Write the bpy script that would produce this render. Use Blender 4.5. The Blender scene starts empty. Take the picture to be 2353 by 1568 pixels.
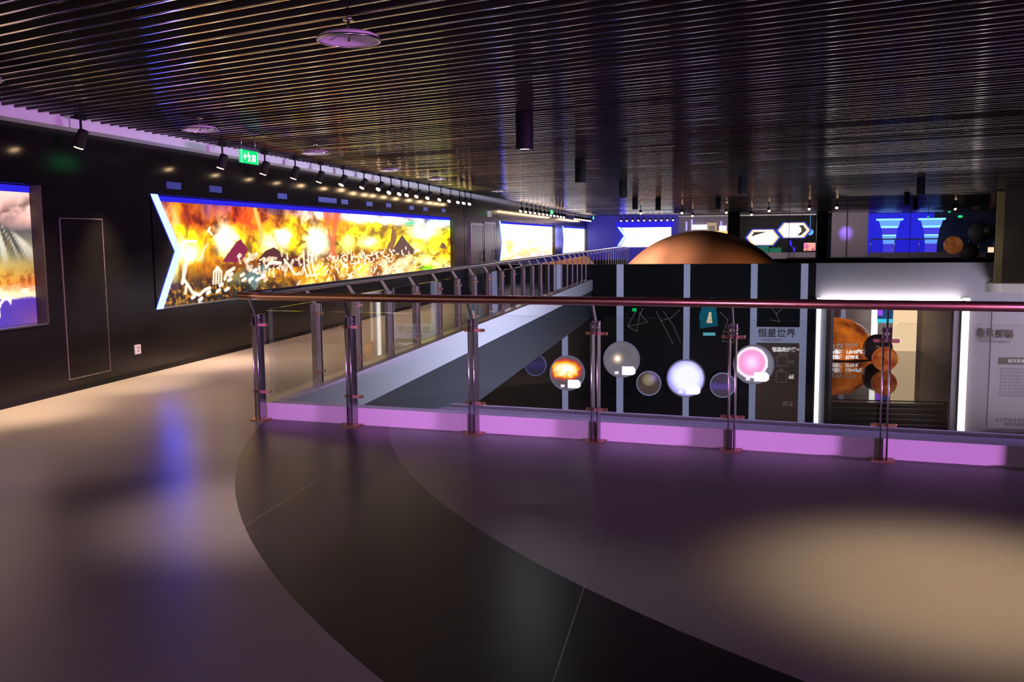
import bpy, bmesh, math, random
import numpy as np
from mathutils import Vector, Matrix
PI = math.pi
R = math.radians
rnd = random.Random(7)
S = bpy.context.scene
COL = S.collection

# ------------------------------------------------------------------ camera
# X = across the gallery (left wall at X=-6.42), Y = along the left wall, Z = up; metres
YAW, PITCH, ROLL, FPX, EYE = R(11.38), R(6.25), R(-0.57), 2150.0, 1.55
def frame_axes():
    right0 = Vector((math.cos(YAW), math.sin(YAW), 0))
    fwd_h = Vector((-math.sin(YAW), math.cos(YAW), 0))
    fwd = fwd_h * math.cos(PITCH) + Vector((0, 0, -math.sin(PITCH)))
    down0 = -(fwd_h * math.sin(PITCH) + Vector((0, 0, math.cos(PITCH))))
    c, s = math.cos(ROLL), math.sin(ROLL)
    right = right0 * c - down0 * s
    down = right0 * s + down0 * c
    return right, -down, -fwd
cam_d = bpy.data.cameras.new('camera')
cam_d.sensor_fit = 'HORIZONTAL'; cam_d.sensor_width = 36.0
cam_d.lens = FPX * 36.0 / 2353.0
cam_d.clip_start = 0.05; cam_d.clip_end = 300
cam = bpy.data.objects.new('camera', cam_d); COL.objects.link(cam)
ax, ay, az = frame_axes()
m = Matrix((ax, ay, az)).transposed().to_4x4(); m.translation = (0, 0, EYE)
cam.matrix_world = m
S.camera = cam

# ------------------------------------------------------------------ world, exposure
S.view_settings.view_transform = 'Standard'; S.view_settings.look = 'None'
S.view_settings.gamma = 1.0; S.view_settings.use_curve_mapping = False
S.view_settings.exposure = 0.0
w = bpy.data.worlds.new('world'); S.world = w; w.use_nodes = True
w.node_tree.nodes['Background'].inputs[0].default_value = (0.004, 0.004, 0.006, 1)
w.node_tree.nodes['Background'].inputs[1].default_value = 1.0
try:
    S.cycles.use_denoising = True; S.cycles.use_light_tree = False
    S.cycles.max_bounces = 6; S.cycles.diffuse_bounces = 2; S.cycles.glossy_bounces = 3; S.cycles.adaptive_threshold = 0.03
    S.cycles.transparent_max_bounces = 24
    S.cycles.sample_clamp_indirect = 6.0
    S.cycles.caustics_reflective = False; S.cycles.caustics_refractive = False
except Exception:
    pass

# ------------------------------------------------------------------ lamps of the hall and added ones
def spot(loc, target, color, watts, size=60, blend=0.6, radius=0.04):
    l = bpy.data.lights.new('lamp', 'SPOT'); l.color = color; l.energy = watts
    l.spot_size = R(size); l.spot_blend = blend; l.shadow_soft_size = radius
    o = bpy.data.objects.new('spot_lamp', l); COL.objects.link(o)
    o.location = loc
    o.rotation_euler = (Vector(target) - Vector(loc)).to_track_quat('-Z', 'Y').to_euler()
    return o
def area(loc, target, color, watts, sx, sy):
    l = bpy.data.lights.new('panel', 'AREA'); l.shape = 'RECTANGLE'; l.size = sx; l.size_y = sy
    l.color = color; l.energy = watts
    o = bpy.data.objects.new('area_lamp', l); COL.objects.link(o)
    o.location = loc
    o.rotation_euler = (Vector(target) - Vector(loc)).to_track_quat('-Z', 'Y').to_euler()
    return o
WARM = (1.0, 0.72, 0.42)
# magenta wash from added unseen lamps, low over the floor, raking the white curb
a_ = area((12.5, 0.2, 0.20), (-1.4, 7.4, 0.10), (0.82, 0.27, 1.0), 185, 1.2, 0.25); a_.data.spread = R(46)
a_ = area((2.5, -5.4, 0.20), (-2.6, 7.4, 0.10), (0.82, 0.30, 1.0), 38, 1.5, 0.25); a_.data.spread = R(36)
# added violet lamp, no fixture seen, over the ledge behind the near railing
a_ = area((0.6, 8.5, 2.65), (0.6, 8.0, 0.1), (0.55, 0.38, 1.0), 26, 7.0, 0.4); a_.data.spread = R(70)
# ceiling fill above the entrance area
area((0.0, 0.5, 2.6), (0.0, 3.0, 0), (0.86, 0.62, 0.95), 18, 6.0, 2.0)
# warm pendant downlights over the near floor (out of frame above)
spot((1.15, 4.2, 2.4), (1.15, 4.35, 0), (1.0, 0.76, 0.42), 270, 54, 1.0, .25)
spot((-2.5, 4.75, 2.4), (-2.5, 4.85, 0), (1.0, 0.74, 0.66), 135, 50, 1.0, .2)
spot((-4.6, 5.9, 2.4), (-4.6, 6.0, 0), (1.0, 0.66, 0.58), 60, 60, 1.0, .2)
spot((-0.75, 4.4, 2.4), (-0.72, 3.9, 0), (0.9, 0.93, 1.0), 16, 50, 1.0)
# bluish spill from the exhibits of the lower level, rising through the opening
a_ = area((5.5, 14.0, -3.6), (-3.6, 19.0, -0.3), (0.64, 0.70, 1.0), 950, 5.0, 2.0); a_.data.spread = R(120)
a_ = area((10.5, 26.0, -4.9), (10.3, 31.7, -0.5), (0.92, 0.84, 1.0), 150, 4.0, 2.0); a_.data.spread = R(90)

# ------------------------------------------------------------------ materials
def mat(name, base=(0.5, 0.5, 0.5), rough=0.5, metal=0.0, emit=None, es=0.0, spec=0.5, noise=0.0, nscale=8.0, bump=0.0):
    m = bpy.data.materials.new(name); m.use_nodes = True
    nt = m.node_tree; b = nt.nodes['Principled BSDF']
    b.inputs['Base Color'].default_value = (*base, 1)
    b.inputs['Roughness'].default_value = rough
    b.inputs['Metallic'].default_value = metal
    b.inputs['Specular IOR Level'].default_value = spec
    if emit is not None:
        b.inputs['Emission Color'].default_value = (*emit, 1)
        b.inputs['Emission Strength'].default_value = es
    tc = nt.nodes.new('ShaderNodeTexCoord')
    n = nt.nodes.new('ShaderNodeTexNoise'); n.inputs['Scale'].default_value = nscale; n.inputs['Detail'].default_value = 4
    nt.links.new(tc.outputs['Object'], n.inputs['Vector'])
    if noise > 0:
        mx = nt.nodes.new('ShaderNodeMix'); mx.data_type = 'RGBA'
        mx.inputs[6].default_value = (*[c * (1 - noise) for c in base], 1)
        mx.inputs[7].default_value = (*[min(1, c * (1 + noise)) for c in base], 1)
        nt.links.new(n.outputs['Fac'], mx.inputs[0]); nt.links.new(mx.outputs[2], b.inputs['Base Color'])
    if bump > 0:
        bp = nt.nodes.new('ShaderNodeBump'); bp.inputs['Strength'].default_value = bump; bp.inputs['Distance'].default_value = 0.01
        nt.links.new(n.outputs['Fac'], bp.inputs['Height']); nt.links.new(bp.outputs[0], b.inputs['Normal'])
    return m
def emat(name, col, s):
    m = bpy.data.materials.new(name); m.use_nodes = True
    nt = m.node_tree; nt.nodes.clear()
    e = nt.nodes.new('ShaderNodeEmission'); e.inputs[0].default_value = (*col, 1); e.inputs[1].default_value = s
    o = nt.nodes.new('ShaderNodeOutputMaterial'); nt.links.new(e.outputs[0], o.inputs[0])
    return m
def screen_mat(name, s):
    """a lit screen: the picture is the mesh's own colour attribute, shown by emission, under a glossy front"""
    m = bpy.data.materials.new(name); m.use_nodes = True
    nt = m.node_tree; b = nt.nodes['Principled BSDF']
    a = nt.nodes.new('ShaderNodeAttribute'); a.attribute_name = 'picture'
    b.inputs['Base Color'].default_value = (0.01, 0.01, 0.01, 1); b.inputs['Roughness'].default_value = 0.3
    nt.links.new(a.outputs['Color'], b.inputs['Emission Color']); b.inputs['Emission Strength'].default_value = s
    return m
def glass_mat(name, tint=(0.97, 0.98, 0.98), refl=1.0):
    m = bpy.data.materials.new(name); m.use_nodes = True
    nt = m.node_tree; nt.nodes.clear()
    t = nt.nodes.new('ShaderNodeBsdfTransparent'); t.inputs[0].default_value = (*tint, 1)
    g = nt.nodes.new('ShaderNodeBsdfGlossy'); g.inputs['Roughness'].default_value = 0.02; g.inputs[0].default_value = (refl, refl, refl, 1)
    f = nt.nodes.new('ShaderNodeFresnel'); f.inputs[0].default_value = 1.5
    mx = nt.nodes.new('ShaderNodeMixShader'); o = nt.nodes.new('ShaderNodeOutputMaterial')
    ge = nt.nodes.new('ShaderNodeNewGeometry'); inv = nt.nodes.new('ShaderNodeMath'); inv.operation = 'SUBTRACT'; inv.inputs[0].default_value = 1.0
    ml = nt.nodes.new('ShaderNodeMath'); ml.operation = 'MULTIPLY'
    nt.links.new(ge.outputs['Backfacing'], inv.inputs[1]); nt.links.new(inv.outputs[0], ml.inputs[0]); nt.links.new(f.outputs[0], ml.inputs[1])
    m2 = nt.nodes.new('ShaderNodeMath'); m2.operation = 'MULTIPLY'; m2.inputs[1].default_value = 2.2; m2.use_clamp = True; nt.links.new(ml.outputs[0], m2.inputs[0])
    nt.links.new(m2.outputs[0], mx.inputs[0]); nt.links.new(t.outputs[0], mx.inputs[1]); nt.links.new(g.outputs[0], mx.inputs[2])
    nt.links.new(mx.outputs[0], o.inputs[0])
    return m

M = {}
M['wall'] = mat('glossy black wall panel', (0.006, 0.0055, 0.005), 0.16, 0.0, spec=0.32, noise=0.4, nscale=3, bump=0.02)
M['void'] = mat('ceiling void black', (0.004, 0.004, 0.004), 0.9)
M['slat'] = mat('dark brushed slat metal', (0.60, 0.53, 0.50), 0.09, 1.0, noise=0.2, nscale=2)
M['slat_side'] = mat('black slat side', (0.006, 0.006, 0.006), 0.6)
M['white'] = mat('white paint', (0.78, 0.77, 0.76), 0.45, noise=0.03)
M['curb'] = mat('white curb paint', (0.74, 0.70, 0.72), 0.4, noise=0.04, nscale=3)
M['dark_grey'] = mat('slate grey paint', (0.085, 0.095, 0.11), 0.5, noise=0.1)
M['black'] = mat('black enamel', (0.008, 0.008, 0.009), 0.6, spec=0.2)
M['steel'] = mat('polished stainless steel', (0.68, 0.66, 0.68), 0.22, 1.0, noise=0.06, nscale=20)
M['rail'] = mat('bronze tinted handrail', (0.74, 0.42, 0.25), 0.27, 1.0, noise=0.06, nscale=20)
M['glass'] = glass_mat('clear railing glass')
M['lens'] = emat('warm lamp lens', (1.0, 0.66, 0.36), 20.0)
M['lensw'] = emat('cool lamp lens', (0.92, 0.95, 1.0), 45.0)
M['led_blue'] = emat('blue led strip', (0.24, 0.33, 4.5), 3.4)
M['glow_blue'] = emat('blue lit header', (0.030, 0.022, 0.80), 1.0)
M['led_white'] = emat('white led strip', (1.0, 0.93, 0.86), 1.9)
M['led_wash'] = emat('wall washer strip', (1.0, 0.93, 0.86), 13.0)
M['cream'] = emat('cream lit wall', (1.0, 0.70, 0.42), 0.95)
M['grey'] = mat('light grey panel', (0.42, 0.38, 0.42), 0.5, noise=0.05)
M['brown'] = mat('dark brown cladding', (0.05, 0.042, 0.03), 0.6, noise=0.3)
M['sheen'] = mat('mirror polished dark floor', (0.03, 0.024, 0.02), 0.04, 0.0, spec=0.5)
M['print'] = mat('dark brown print', (0.11, 0.07, 0.055), 0.5)
M['printw'] = mat('pale print', (0.62, 0.60, 0.62), 0.5, emit=(0.6, 0.6, 0.65), es=0.25)

def floor_material():
    m = bpy.data.materials.new('vinyl floor'); m.use_nodes = True
    nt = m.node_tree; L = nt.links; b = nt.nodes['Principled BSDF']
    geo = nt.nodes.new('ShaderNodeNewGeometry')
    def dist(cx, cy):
        v = nt.nodes.new('ShaderNodeVectorMath'); v.operation = 'DISTANCE'
        flat = nt.nodes.new('ShaderNodeVectorMath'); flat.operation = 'MULTIPLY'; flat.inputs[1].default_value = (1, 1, 0)
        L.new(geo.outputs['Position'], flat.inputs[0]); L.new(flat.outputs[0], v.inputs[0]); v.inputs[1].default_value = (cx, cy, 0)
        return v.outputs['Value']
    def mth(op, a, bb):
        n = nt.nodes.new('ShaderNodeMath'); n.operation = op
        for i, q in enumerate((a, bb)):
            if isinstance(q, (int, float)): n.inputs[i].default_value = q
            else: L.new(q, n.inputs[i])
        return n.outputs[0]
    band = mth('MULTIPLY', mth('LESS_THAN', dist(5.198, 9.683), 9.169), mth('GREATER_THAN', dist(5.40, 9.919), 8.342))
    nz = nt.nodes.new('ShaderNodeTexNoise'); nz.inputs['Scale'].default_value = 0.9; nz.inputs['Detail'].default_value = 6
    L.new(geo.outputs['Position'], nz.inputs['Vector'])
    fine = nt.nodes.new('ShaderNodeTexNoise'); fine.inputs['Scale'].default_value = 60; fine.inputs['Detail'].default_value = 3
    L.new(geo.outputs['Position'], fine.inputs['Vector'])
    # sheet seams every two metres along the gallery
    sep = nt.nodes.new('ShaderNodeSeparateXYZ'); L.new(geo.outputs['Position'], sep.inputs[0])
    fr = mth('ABSOLUTE', mth('SUBTRACT', mth('FRACT', mth('DIVIDE', mth('ADD', sep.outputs[0], 19.84), 1.935), 0), 0.5), 0)
    seam = mth('MULTIPLY', mth('GREATER_THAN', fr, 0.4986), 0.40)
    gA = nt.nodes.new('ShaderNodeMix'); gA.data_type = 'RGBA'
    gA.inputs[6].default_value = (0.30, 0.275, 0.275, 1); gA.inputs[7].default_value = (0.38, 0.345, 0.345, 1)
    L.new(nz.outputs['Fac'], gA.inputs[0])
    gB = nt.nodes.new('ShaderNodeMix'); gB.data_type = 'RGBA'; gB.inputs[7].default_value = (0.010, 0.0095, 0.010, 1)
    L.new(band, gB.inputs[0]); L.new(gA.outputs[2], gB.inputs[6])
    gC = nt.nodes.new('ShaderNodeMix'); gC.data_type = 'RGBA'; gC.inputs[7].default_value = (0.6, 0.55, 0.5, 1)
    L.new(seam, gC.inputs[0]); L.new(gB.outputs[2], gC.inputs[6])
    L.new(gC.outputs[2], b.inputs['Base Color'])
    rr = nt.nodes.new('ShaderNodeMapRange'); rr.inputs[3].default_value = 0.26; rr.inputs[4].default_value = 0.36
    L.new(nz.outputs['Fac'], rr.inputs[0]); L.new(rr.outputs[0], b.inputs['Roughness'])
    b.inputs['Specular IOR Level'].default_value = 0.6
    bp = nt.nodes.new('ShaderNodeBump'); bp.inputs['Strength'].default_value = 0.06; bp.inputs['Distance'].default_value = 0.003
    L.new(fine.outputs['Fac'], bp.inputs['Height']); L.new(bp.outputs[0], b.inputs['Normal'])
    return m
M['floor'] = floor_material()

# ------------------------------------------------------------------ mesh helpers
def box(bm, x0, x1, y0, y1, z0, z1, rz=0.0, c=None, mi=0):
    vs = []
    for x in (x0, x1):
        for y in (y0, y1):
            for z in (z0, z1):
                vs.append(bm.verts.new((x, y, z)))
    if rz and c is not None:
        for v in vs:
            dx, dy = v.co.x - c[0], v.co.y - c[1]
            v.co.x = c[0] + dx * math.cos(rz) - dy * math.sin(rz); v.co.y = c[1] + dx * math.sin(rz) + dy * math.cos(rz)
    for f in ((0, 1, 3, 2), (4, 6, 7, 5), (0, 4, 5, 1), (2, 3, 7, 6), (0, 2, 6, 4), (1, 5, 7, 3)):
        bm.faces.new([vs[i] for i in f]).material_index = mi
    return vs
def cyl(bm, p0, p1, r0, r1=None, n=16, caps=True):
    r1 = r0 if r1 is None else r1
    p0, p1 = Vector(p0), Vector(p1); d = (p1 - p0).normalized()
    a = d.orthogonal().normalized(); b = d.cross(a)
    A = [bm.verts.new(p0 + (a * math.cos(2 * PI * i / n) + b * math.sin(2 * PI * i / n)) * r0) for i in range(n)]
    B = [bm.verts.new(p1 + (a * math.cos(2 * PI * i / n) + b * math.sin(2 * PI * i / n)) * r1) for i in range(n)]
    for i in range(n):
        f = bm.faces.new((A[i], A[(i + 1) % n], B[(i + 1) % n], B[i])); f.smooth = True
    if caps:
        bm.faces.new(A[::-1]); bm.faces.new(B)
def prism(bm, poly, z0, z1):
    A = [bm.verts.new((x, y, z0)) for x, y in poly]; B = [bm.verts.new((x, y, z1)) for x, y in poly]
    n = len(poly)
    bm.faces.new(A[::-1]); bm.faces.new(B)
    for i in range(n): bm.faces.new((A[i], A[(i + 1) % n], B[(i + 1) % n], B[i]))
def lathe(bm, prof, n=40, c=(0, 0, 0), closed=False):
    rings = []
    for r, z in prof:
        rings.append([bm.verts.new((c[0] + r * math.cos(2 * PI * i / n), c[1] + r * math.sin(2 * PI * i / n), c[2] + z)) for i in range(n)])
    for a, b in zip(rings, rings[1:]):
        for i in range(n):
            f = bm.faces.new((a[i], a[(i + 1) % n], b[(i + 1) % n], b[i])); f.smooth = True
    return rings
def sphere(bm, c, r, u=32, v=20, half=False):
    bmesh.ops.create_uvsphere(bm, u_segments=u, v_segments=v, radius=r, matrix=Matrix.Translation(c))
    if half:
        bmesh.ops.bisect_plane(bm, geom=bm.verts[:] + bm.edges[:] + bm.faces[:], plane_co=c, plane_no=(0, 0, -1), clear_outer=True)
    for f in bm.faces: f.smooth = True
def mesh_of(name, bm, m):
    bmesh.ops.remove_doubles(bm, verts=bm.verts[:], dist=1e-5)
    bmesh.ops.dissolve_degenerate(bm, dist=1e-5, edges=bm.edges[:])
    bmesh.ops.recalc_face_normals(bm, faces=bm.faces)
    me = bpy.data.meshes.new(name); bm.to_mesh(me); bm.free()
    for k in (m if isinstance(m, (list, tuple)) else [m]): me.materials.append(k)
    return me
def obj(name, bm, m, parent=None, loc=None, rz=0.0):
    me = bm if isinstance(bm, bpy.types.Mesh) else mesh_of(name, bm, m)
    o = bpy.data.objects.new(name, me); COL.objects.link(o)
    if loc is not None: o.location = loc
    o.rotation_euler = (0, 0, rz)
    if parent is not None: o.parent = parent
    return o
def BX(name, x0, x1, y0, y1, z0, z1, m, parent=None):
    bm = bmesh.new(); box(bm, x0, x1, y0, y1, z0, z1); return obj(name, bm, m, parent)
def thing(name, label, cat, loc=(0, 0, 0), rz=0.0, group=None):
    o = bpy.data.objects.new(name, None); COL.objects.link(o); o.location = loc; o.rotation_euler = (0, 0, rz)
    o.empty_display_size = 0.1
    o['label'] = label; o['category'] = cat
    if group: o['group'] = group
    return o
def tag(o, label, cat, group=None):
    o['label'] = label; o['category'] = cat
    if group: o['group'] = group
    return o
def struct(o):
    o['kind'] = 'structure'; return o
def place(o, loc):                                    # move a mesh object's origin marker
    o.location = loc; return o
def text_mesh(s, size, depth=0.004, sx=1.0, bold=0.0):
    cu = bpy.data.curves.new('t', 'FONT'); cu.body = s; cu.size = size; cu.extrude = depth; cu.align_x = 'CENTER'; cu.align_y = 'CENTER'
    cu.offset = bold; cu.resolution_u = 3
    o = bpy.data.objects.new('t', cu); COL.objects.link(o)
    dg = bpy.context.evaluated_depsgraph_get(); dg.update()
    me = bpy.data.meshes.new_from_object(o.evaluated_get(dg))
    bpy.data.objects.remove(o); bpy.data.curves.remove(cu)
    return me
def text(name, s, size, loc, m, parent, face='front', bold=0.0):
    """flat lettering; 'front' faces the visitor (-Y), 'side' lies on the left wall (faces +X)"""
    me = text_mesh(s, size, bold=bold); me.name = name
    rot = Matrix.Rotation(PI / 2, 4, 'X') if face == 'front' else Matrix.Rotation(PI / 2, 4, 'Z') @ Matrix.Rotation(PI / 2, 4, 'X')
    me.transform(Matrix.Translation(loc) @ rot)
    me.materials.clear(); me.materials.append(m)
    return obj(name, me, m, parent)
def grid_picture(name, X, Y, Z, RGB, m, parent):
    """surface of quads with one colour per vertex; X,Y,Z are (rows, cols) arrays"""
    nz, ny = X.shape
    co = np.stack([X, Y, Z], -1).reshape(-1, 3)
    i = np.arange((nz - 1) * (ny - 1)); r, c = i // (ny - 1), i % (ny - 1)
    a = r * ny + c
    quads = np.stack([a, a + 1, a + ny + 1, a + ny], -1)
    me = bpy.data.meshes.new(name)
    me.vertices.add(len(co)); me.vertices.foreach_set('co', co.ravel())
    me.loops.add(quads.size); me.loops.foreach_set('vertex_index', quads.ravel())
    me.polygons.add(len(quads)); me.polygons.foreach_set('loop_start', np.arange(0, quads.size, 4)); me.polygons.foreach_set('loop_total', np.full(len(quads), 4))
    me.update()
    at = me.color_attributes.new('picture', 'FLOAT_COLOR', 'POINT')
    rgba = np.concatenate([RGB.reshape(-1, 3), np.ones((len(co), 1))], 1)
    at.data.foreach_set('color', rgba.ravel().astype(np.float32))
    me.materials.append(m)
    o = bpy.data.objects.new(name, me); COL.objects.link(o); o.parent = parent
    return o
rs = np.random.RandomState(5)
def vnoise(x, y, seed=0):
    xi, yi = np.floor(x).astype(int), np.floor(y).astype(int); fx, fy = x - xi, y - yi
    fx, fy = fx * fx * (3 - 2 * fx), fy * fy * (3 - 2 * fy)
    def h(a, b):
        n = (a * 374761393 + b * 668265263 + seed * 974711) & 0x7fffffff
        n = ((n ^ (n >> 13)) * 1274126177) & 0x7fffffff
        return (n ^ (n >> 16)) % 10007 / 10007.0
    return (h(xi, yi) * (1 - fx) + h(xi + 1, yi) * fx) * (1 - fy) + (h(xi, yi + 1) * (1 - fx) + h(xi + 1, yi + 1) * fx) * fy
def fbm(x, y, seed=0, o=4):
    s, a, t = 0, 0.5, 0
    for k in range(o):
        s = s + a * vnoise(x * 2 ** k, y * 2 ** k, seed + k); t += a; a *= 0.55
    return s / t
def bilerp(cols, rows, table, a, b):
    """table[row][col] rgb"""
    T = np.array(table, float)
    fa = np.interp(a, cols, np.arange(len(cols))); fb = np.interp(b, rows, np.arange(len(rows)))
    ia = np.clip(fa.astype(int), 0, len(cols) - 2); ib = np.clip(fb.astype(int), 0, len(rows) - 2)
    ta = (fa - ia)[..., None]; tb = (fb - ib)[..., None]
    return (T[ib, ia] * (1 - ta) + T[ib, ia + 1] * ta) * (1 - tb) + (T[ib + 1, ia] * (1 - ta) + T[ib + 1, ia + 1] * ta) * tb
def stroke(img, a, b, pts, wd, col, k=1.0):
    for (x0, y0), (x1, y1) in zip(pts, pts[1:]):
        dx, dy = x1 - x0, y1 - y0; L2 = dx * dx + dy * dy + 1e-9
        t = np.clip(((a - x0) * dx + (b - y0) * dy) / L2, 0, 1)
        dd = np.hypot(a - x0 - t * dx, b - y0 - t * dy)
        al = np.clip((wd - dd) / (wd * 0.5) + 0.5, 0, 1)[..., None] * k
        img[:] = img * (1 - al) + np.array(col) * al
def polyfill(img, a, b, pts, col, k=1.0):
    ins = np.zeros(a.shape, bool); n = len(pts)
    for i in range(n):
        x0, y0 = pts[i]; x1, y1 = pts[(i + 1) % n]
        c = ((y0 > b) != (y1 > b)) & (a < (x1 - x0) * (b - y0) / (y1 - y0 + 1e-12) + x0)
        ins ^= c
    img[ins] = img[ins] * (1 - k) + np.array(col) * k

WX = -6.42           # left wall face
RX = -3.738          # left railing line
CEIL = 2.79
END = 54.0
FR0 = Vector((-3.738, 7.45, 0)); FRA = R(-8.5)      # front railing start and heading
FRD = Vector((math.cos(FRA), math.sin(FRA), 0)); FRN = Vector((-math.sin(FRA), math.cos(FRA), 0))
def fr(s, off=0.0, z=0.0): return FR0 + FRD * s + FRN * off + Vector((0, 0, z))

# ================================================================== SETTING
# floor: the near hall, the walkway along the left wall and the far landing
def slab(name, poly, z0, z1, m):
    bm = bmesh.new(); prism(bm, poly, z0, z1); return obj(name, bm, m)
e0, e1 = fr(0.0, 0.17), fr(26.0, 0.17)
fl = slab('floor', [(WX, -6), (22, -6), (22, e1.y), (e0.x + 0.15, e0.y), (RX + 0.15, e0.y + 0.02), (RX + 0.15, END), (WX, END)], -0.22, 0.0, M['floor']); struct(fl)
far_floor = BX('floor', -3.58, 24, 50.2, 66, -0.3, 0.0, M['floor']); struct(far_floor)
lower = BX('floor', -14, 26, 5.0, 33.3, -5.4, -5.2, M['dark_grey']); struct(lower)
# walls
def wall_left_mesh():
    bm = bmesh.new()
    X0, X1 = WX - 0.30, WX
    opens = [(-6.0, 8.29), (10.20, 24.30), (30.0, 41.95), (44.3, 60.0)]
    zb, zt = 0.745, 2.125
    box(bm, X0, X1, -6, END, -0.3, zb); box(bm, X0, X1, -6, END, zt, 3.1)
    y = -6.0
    for a, b in opens:
        if a > y: box(bm, X0, X1, y, a, zb, zt)
        y = min(b, END)
    if y < END: box(bm, X0, X1, y, END, zb, zt)
    return bm
wl = struct(obj('wall_left', wall_left_mesh(), M['wall']))
struct(BX('wall_left', WX - 0.25, WX - 0.19, -6, END, 0.7, 2.15, M['black']))
struct(BX('wall_back', WX, 22, -6.2, -6.0, 0, 3.1, M['brown']))
struct(BX('wall_right', 22.0, 22.2, -6, END, -5.2, 3.1, M['brown']))
# wall panel joints: thin vertical grooves seen as hairlines
for k, y in enumerate((25.35, 29.6, 43.1)):
    o = struct(BX('trim_%d' % (k + 1), WX, WX + 0.004, y, y + 0.012, 0.0, 2.66, M['black']))

# white bulkhead along the top of the left wall
bk = struct(BX('trim_5', WX, -6.20, -6, END, 2.70, 3.0, M['white']))
struct(BX('baseboard_left', WX, WX + 0.012, -6, END, 0.0, 0.06, M['black']))

# ceiling: a black void plate with slats hung below it
ce = struct(BX('ceiling', -7, 22.2, -6.2, 67, 2.98, 3.1, M['void']))
def slat_mesh():
    # unit length along X, 36 mm wide, rounded belly so every slat smears what it mirrors
    bm = bmesh.new(); w_, h_ = 0.019, 0.05
    prof = [(-w_, h_)] + [(-w_ + 2 * w_ * t, 0.0014 * (1 - math.sin(PI * t))) for t in (0, 0.2, 0.4, 0.6, 0.8, 1)] + [(w_, h_)]
    A = [bm.verts.new((0, y, z)) for y, z in prof]; B = [bm.verts.new((1, y, z)) for y, z in prof]
    n = len(prof)
    for i in range(n):
        f = bm.faces.new((A[i], A[(i + 1) % n], B[(i + 1) % n], B[i])); f.smooth = 0 < i < 6; f.material_index = 0 if 0 < i < 6 else 1
    bm.faces.new(A[::-1]); bm.faces.new(B)
    return mesh_of('slat', bm, [M['slat'], M['slat_side']])
SLAT = slat_mesh()
SD = Vector((0.9407, -0.3392, 0)); SN = Vector((0.3392, 0.9407, 0))
def slat_span(q):
    """clip the slat line SN.p = q to the room"""
    t0, t1 = -1e9, 1e9; p = SN * q
    for o_, d_, lo, hi in ((p.x, SD.x, -6.19, 21.9), (p.y, SD.y, -5.9, 65.0)):
        a, b = (lo - o_) / d_, (hi - o_) / d_
        t0, t1 = max(t0, min(a, b)), min(t1, max(a, b))
    return (p + SD * t0, t1 - t0) if t1 > t0 + 0.05 else None
sang = math.atan2(SD.y, SD.x)
bm_rest = bmesh.new()
q, nsl = -7.4, 0
while q < 67:
    sp = slat_span(q)
    if sp:
        p, L = sp
        tilt = rnd.gauss(0, R(2.6)); dz = rnd.gauss(0, 0.0015)
        if 2.2 <= q and nsl < 300:
            o = bpy.data.objects.new('slat', SLAT); COL.objects.link(o)
            o.location = (p.x, p.y, CEIL + dz); o.scale = (L, 1, 1); o.rotation_euler = (tilt, rnd.gauss(0, 0.0002), sang); o.parent = ce
            nsl += 1
        else:
            mt = Matrix.Translation((p.x, p.y, CEIL + dz)) @ Matrix.Rotation(sang, 4, 'Z') @ Matrix.Rotation(tilt, 4, 'X') @ Matrix.Diagonal((L, 1, 1, 1))
            n0 = len(bm_rest.verts); bm_rest.from_mesh(SLAT); bm_rest.verts.ensure_lookup_table()
            for v in bm_rest.verts[n0:]: v.co = mt @ v.co
    q += 0.1497
rest = obj('slat_field', bm_rest, [M['slat'], M['slat_side']], ce); rest['kind'] = 'stuff'
# far ceiling-height cornice and end wall are built further below

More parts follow.
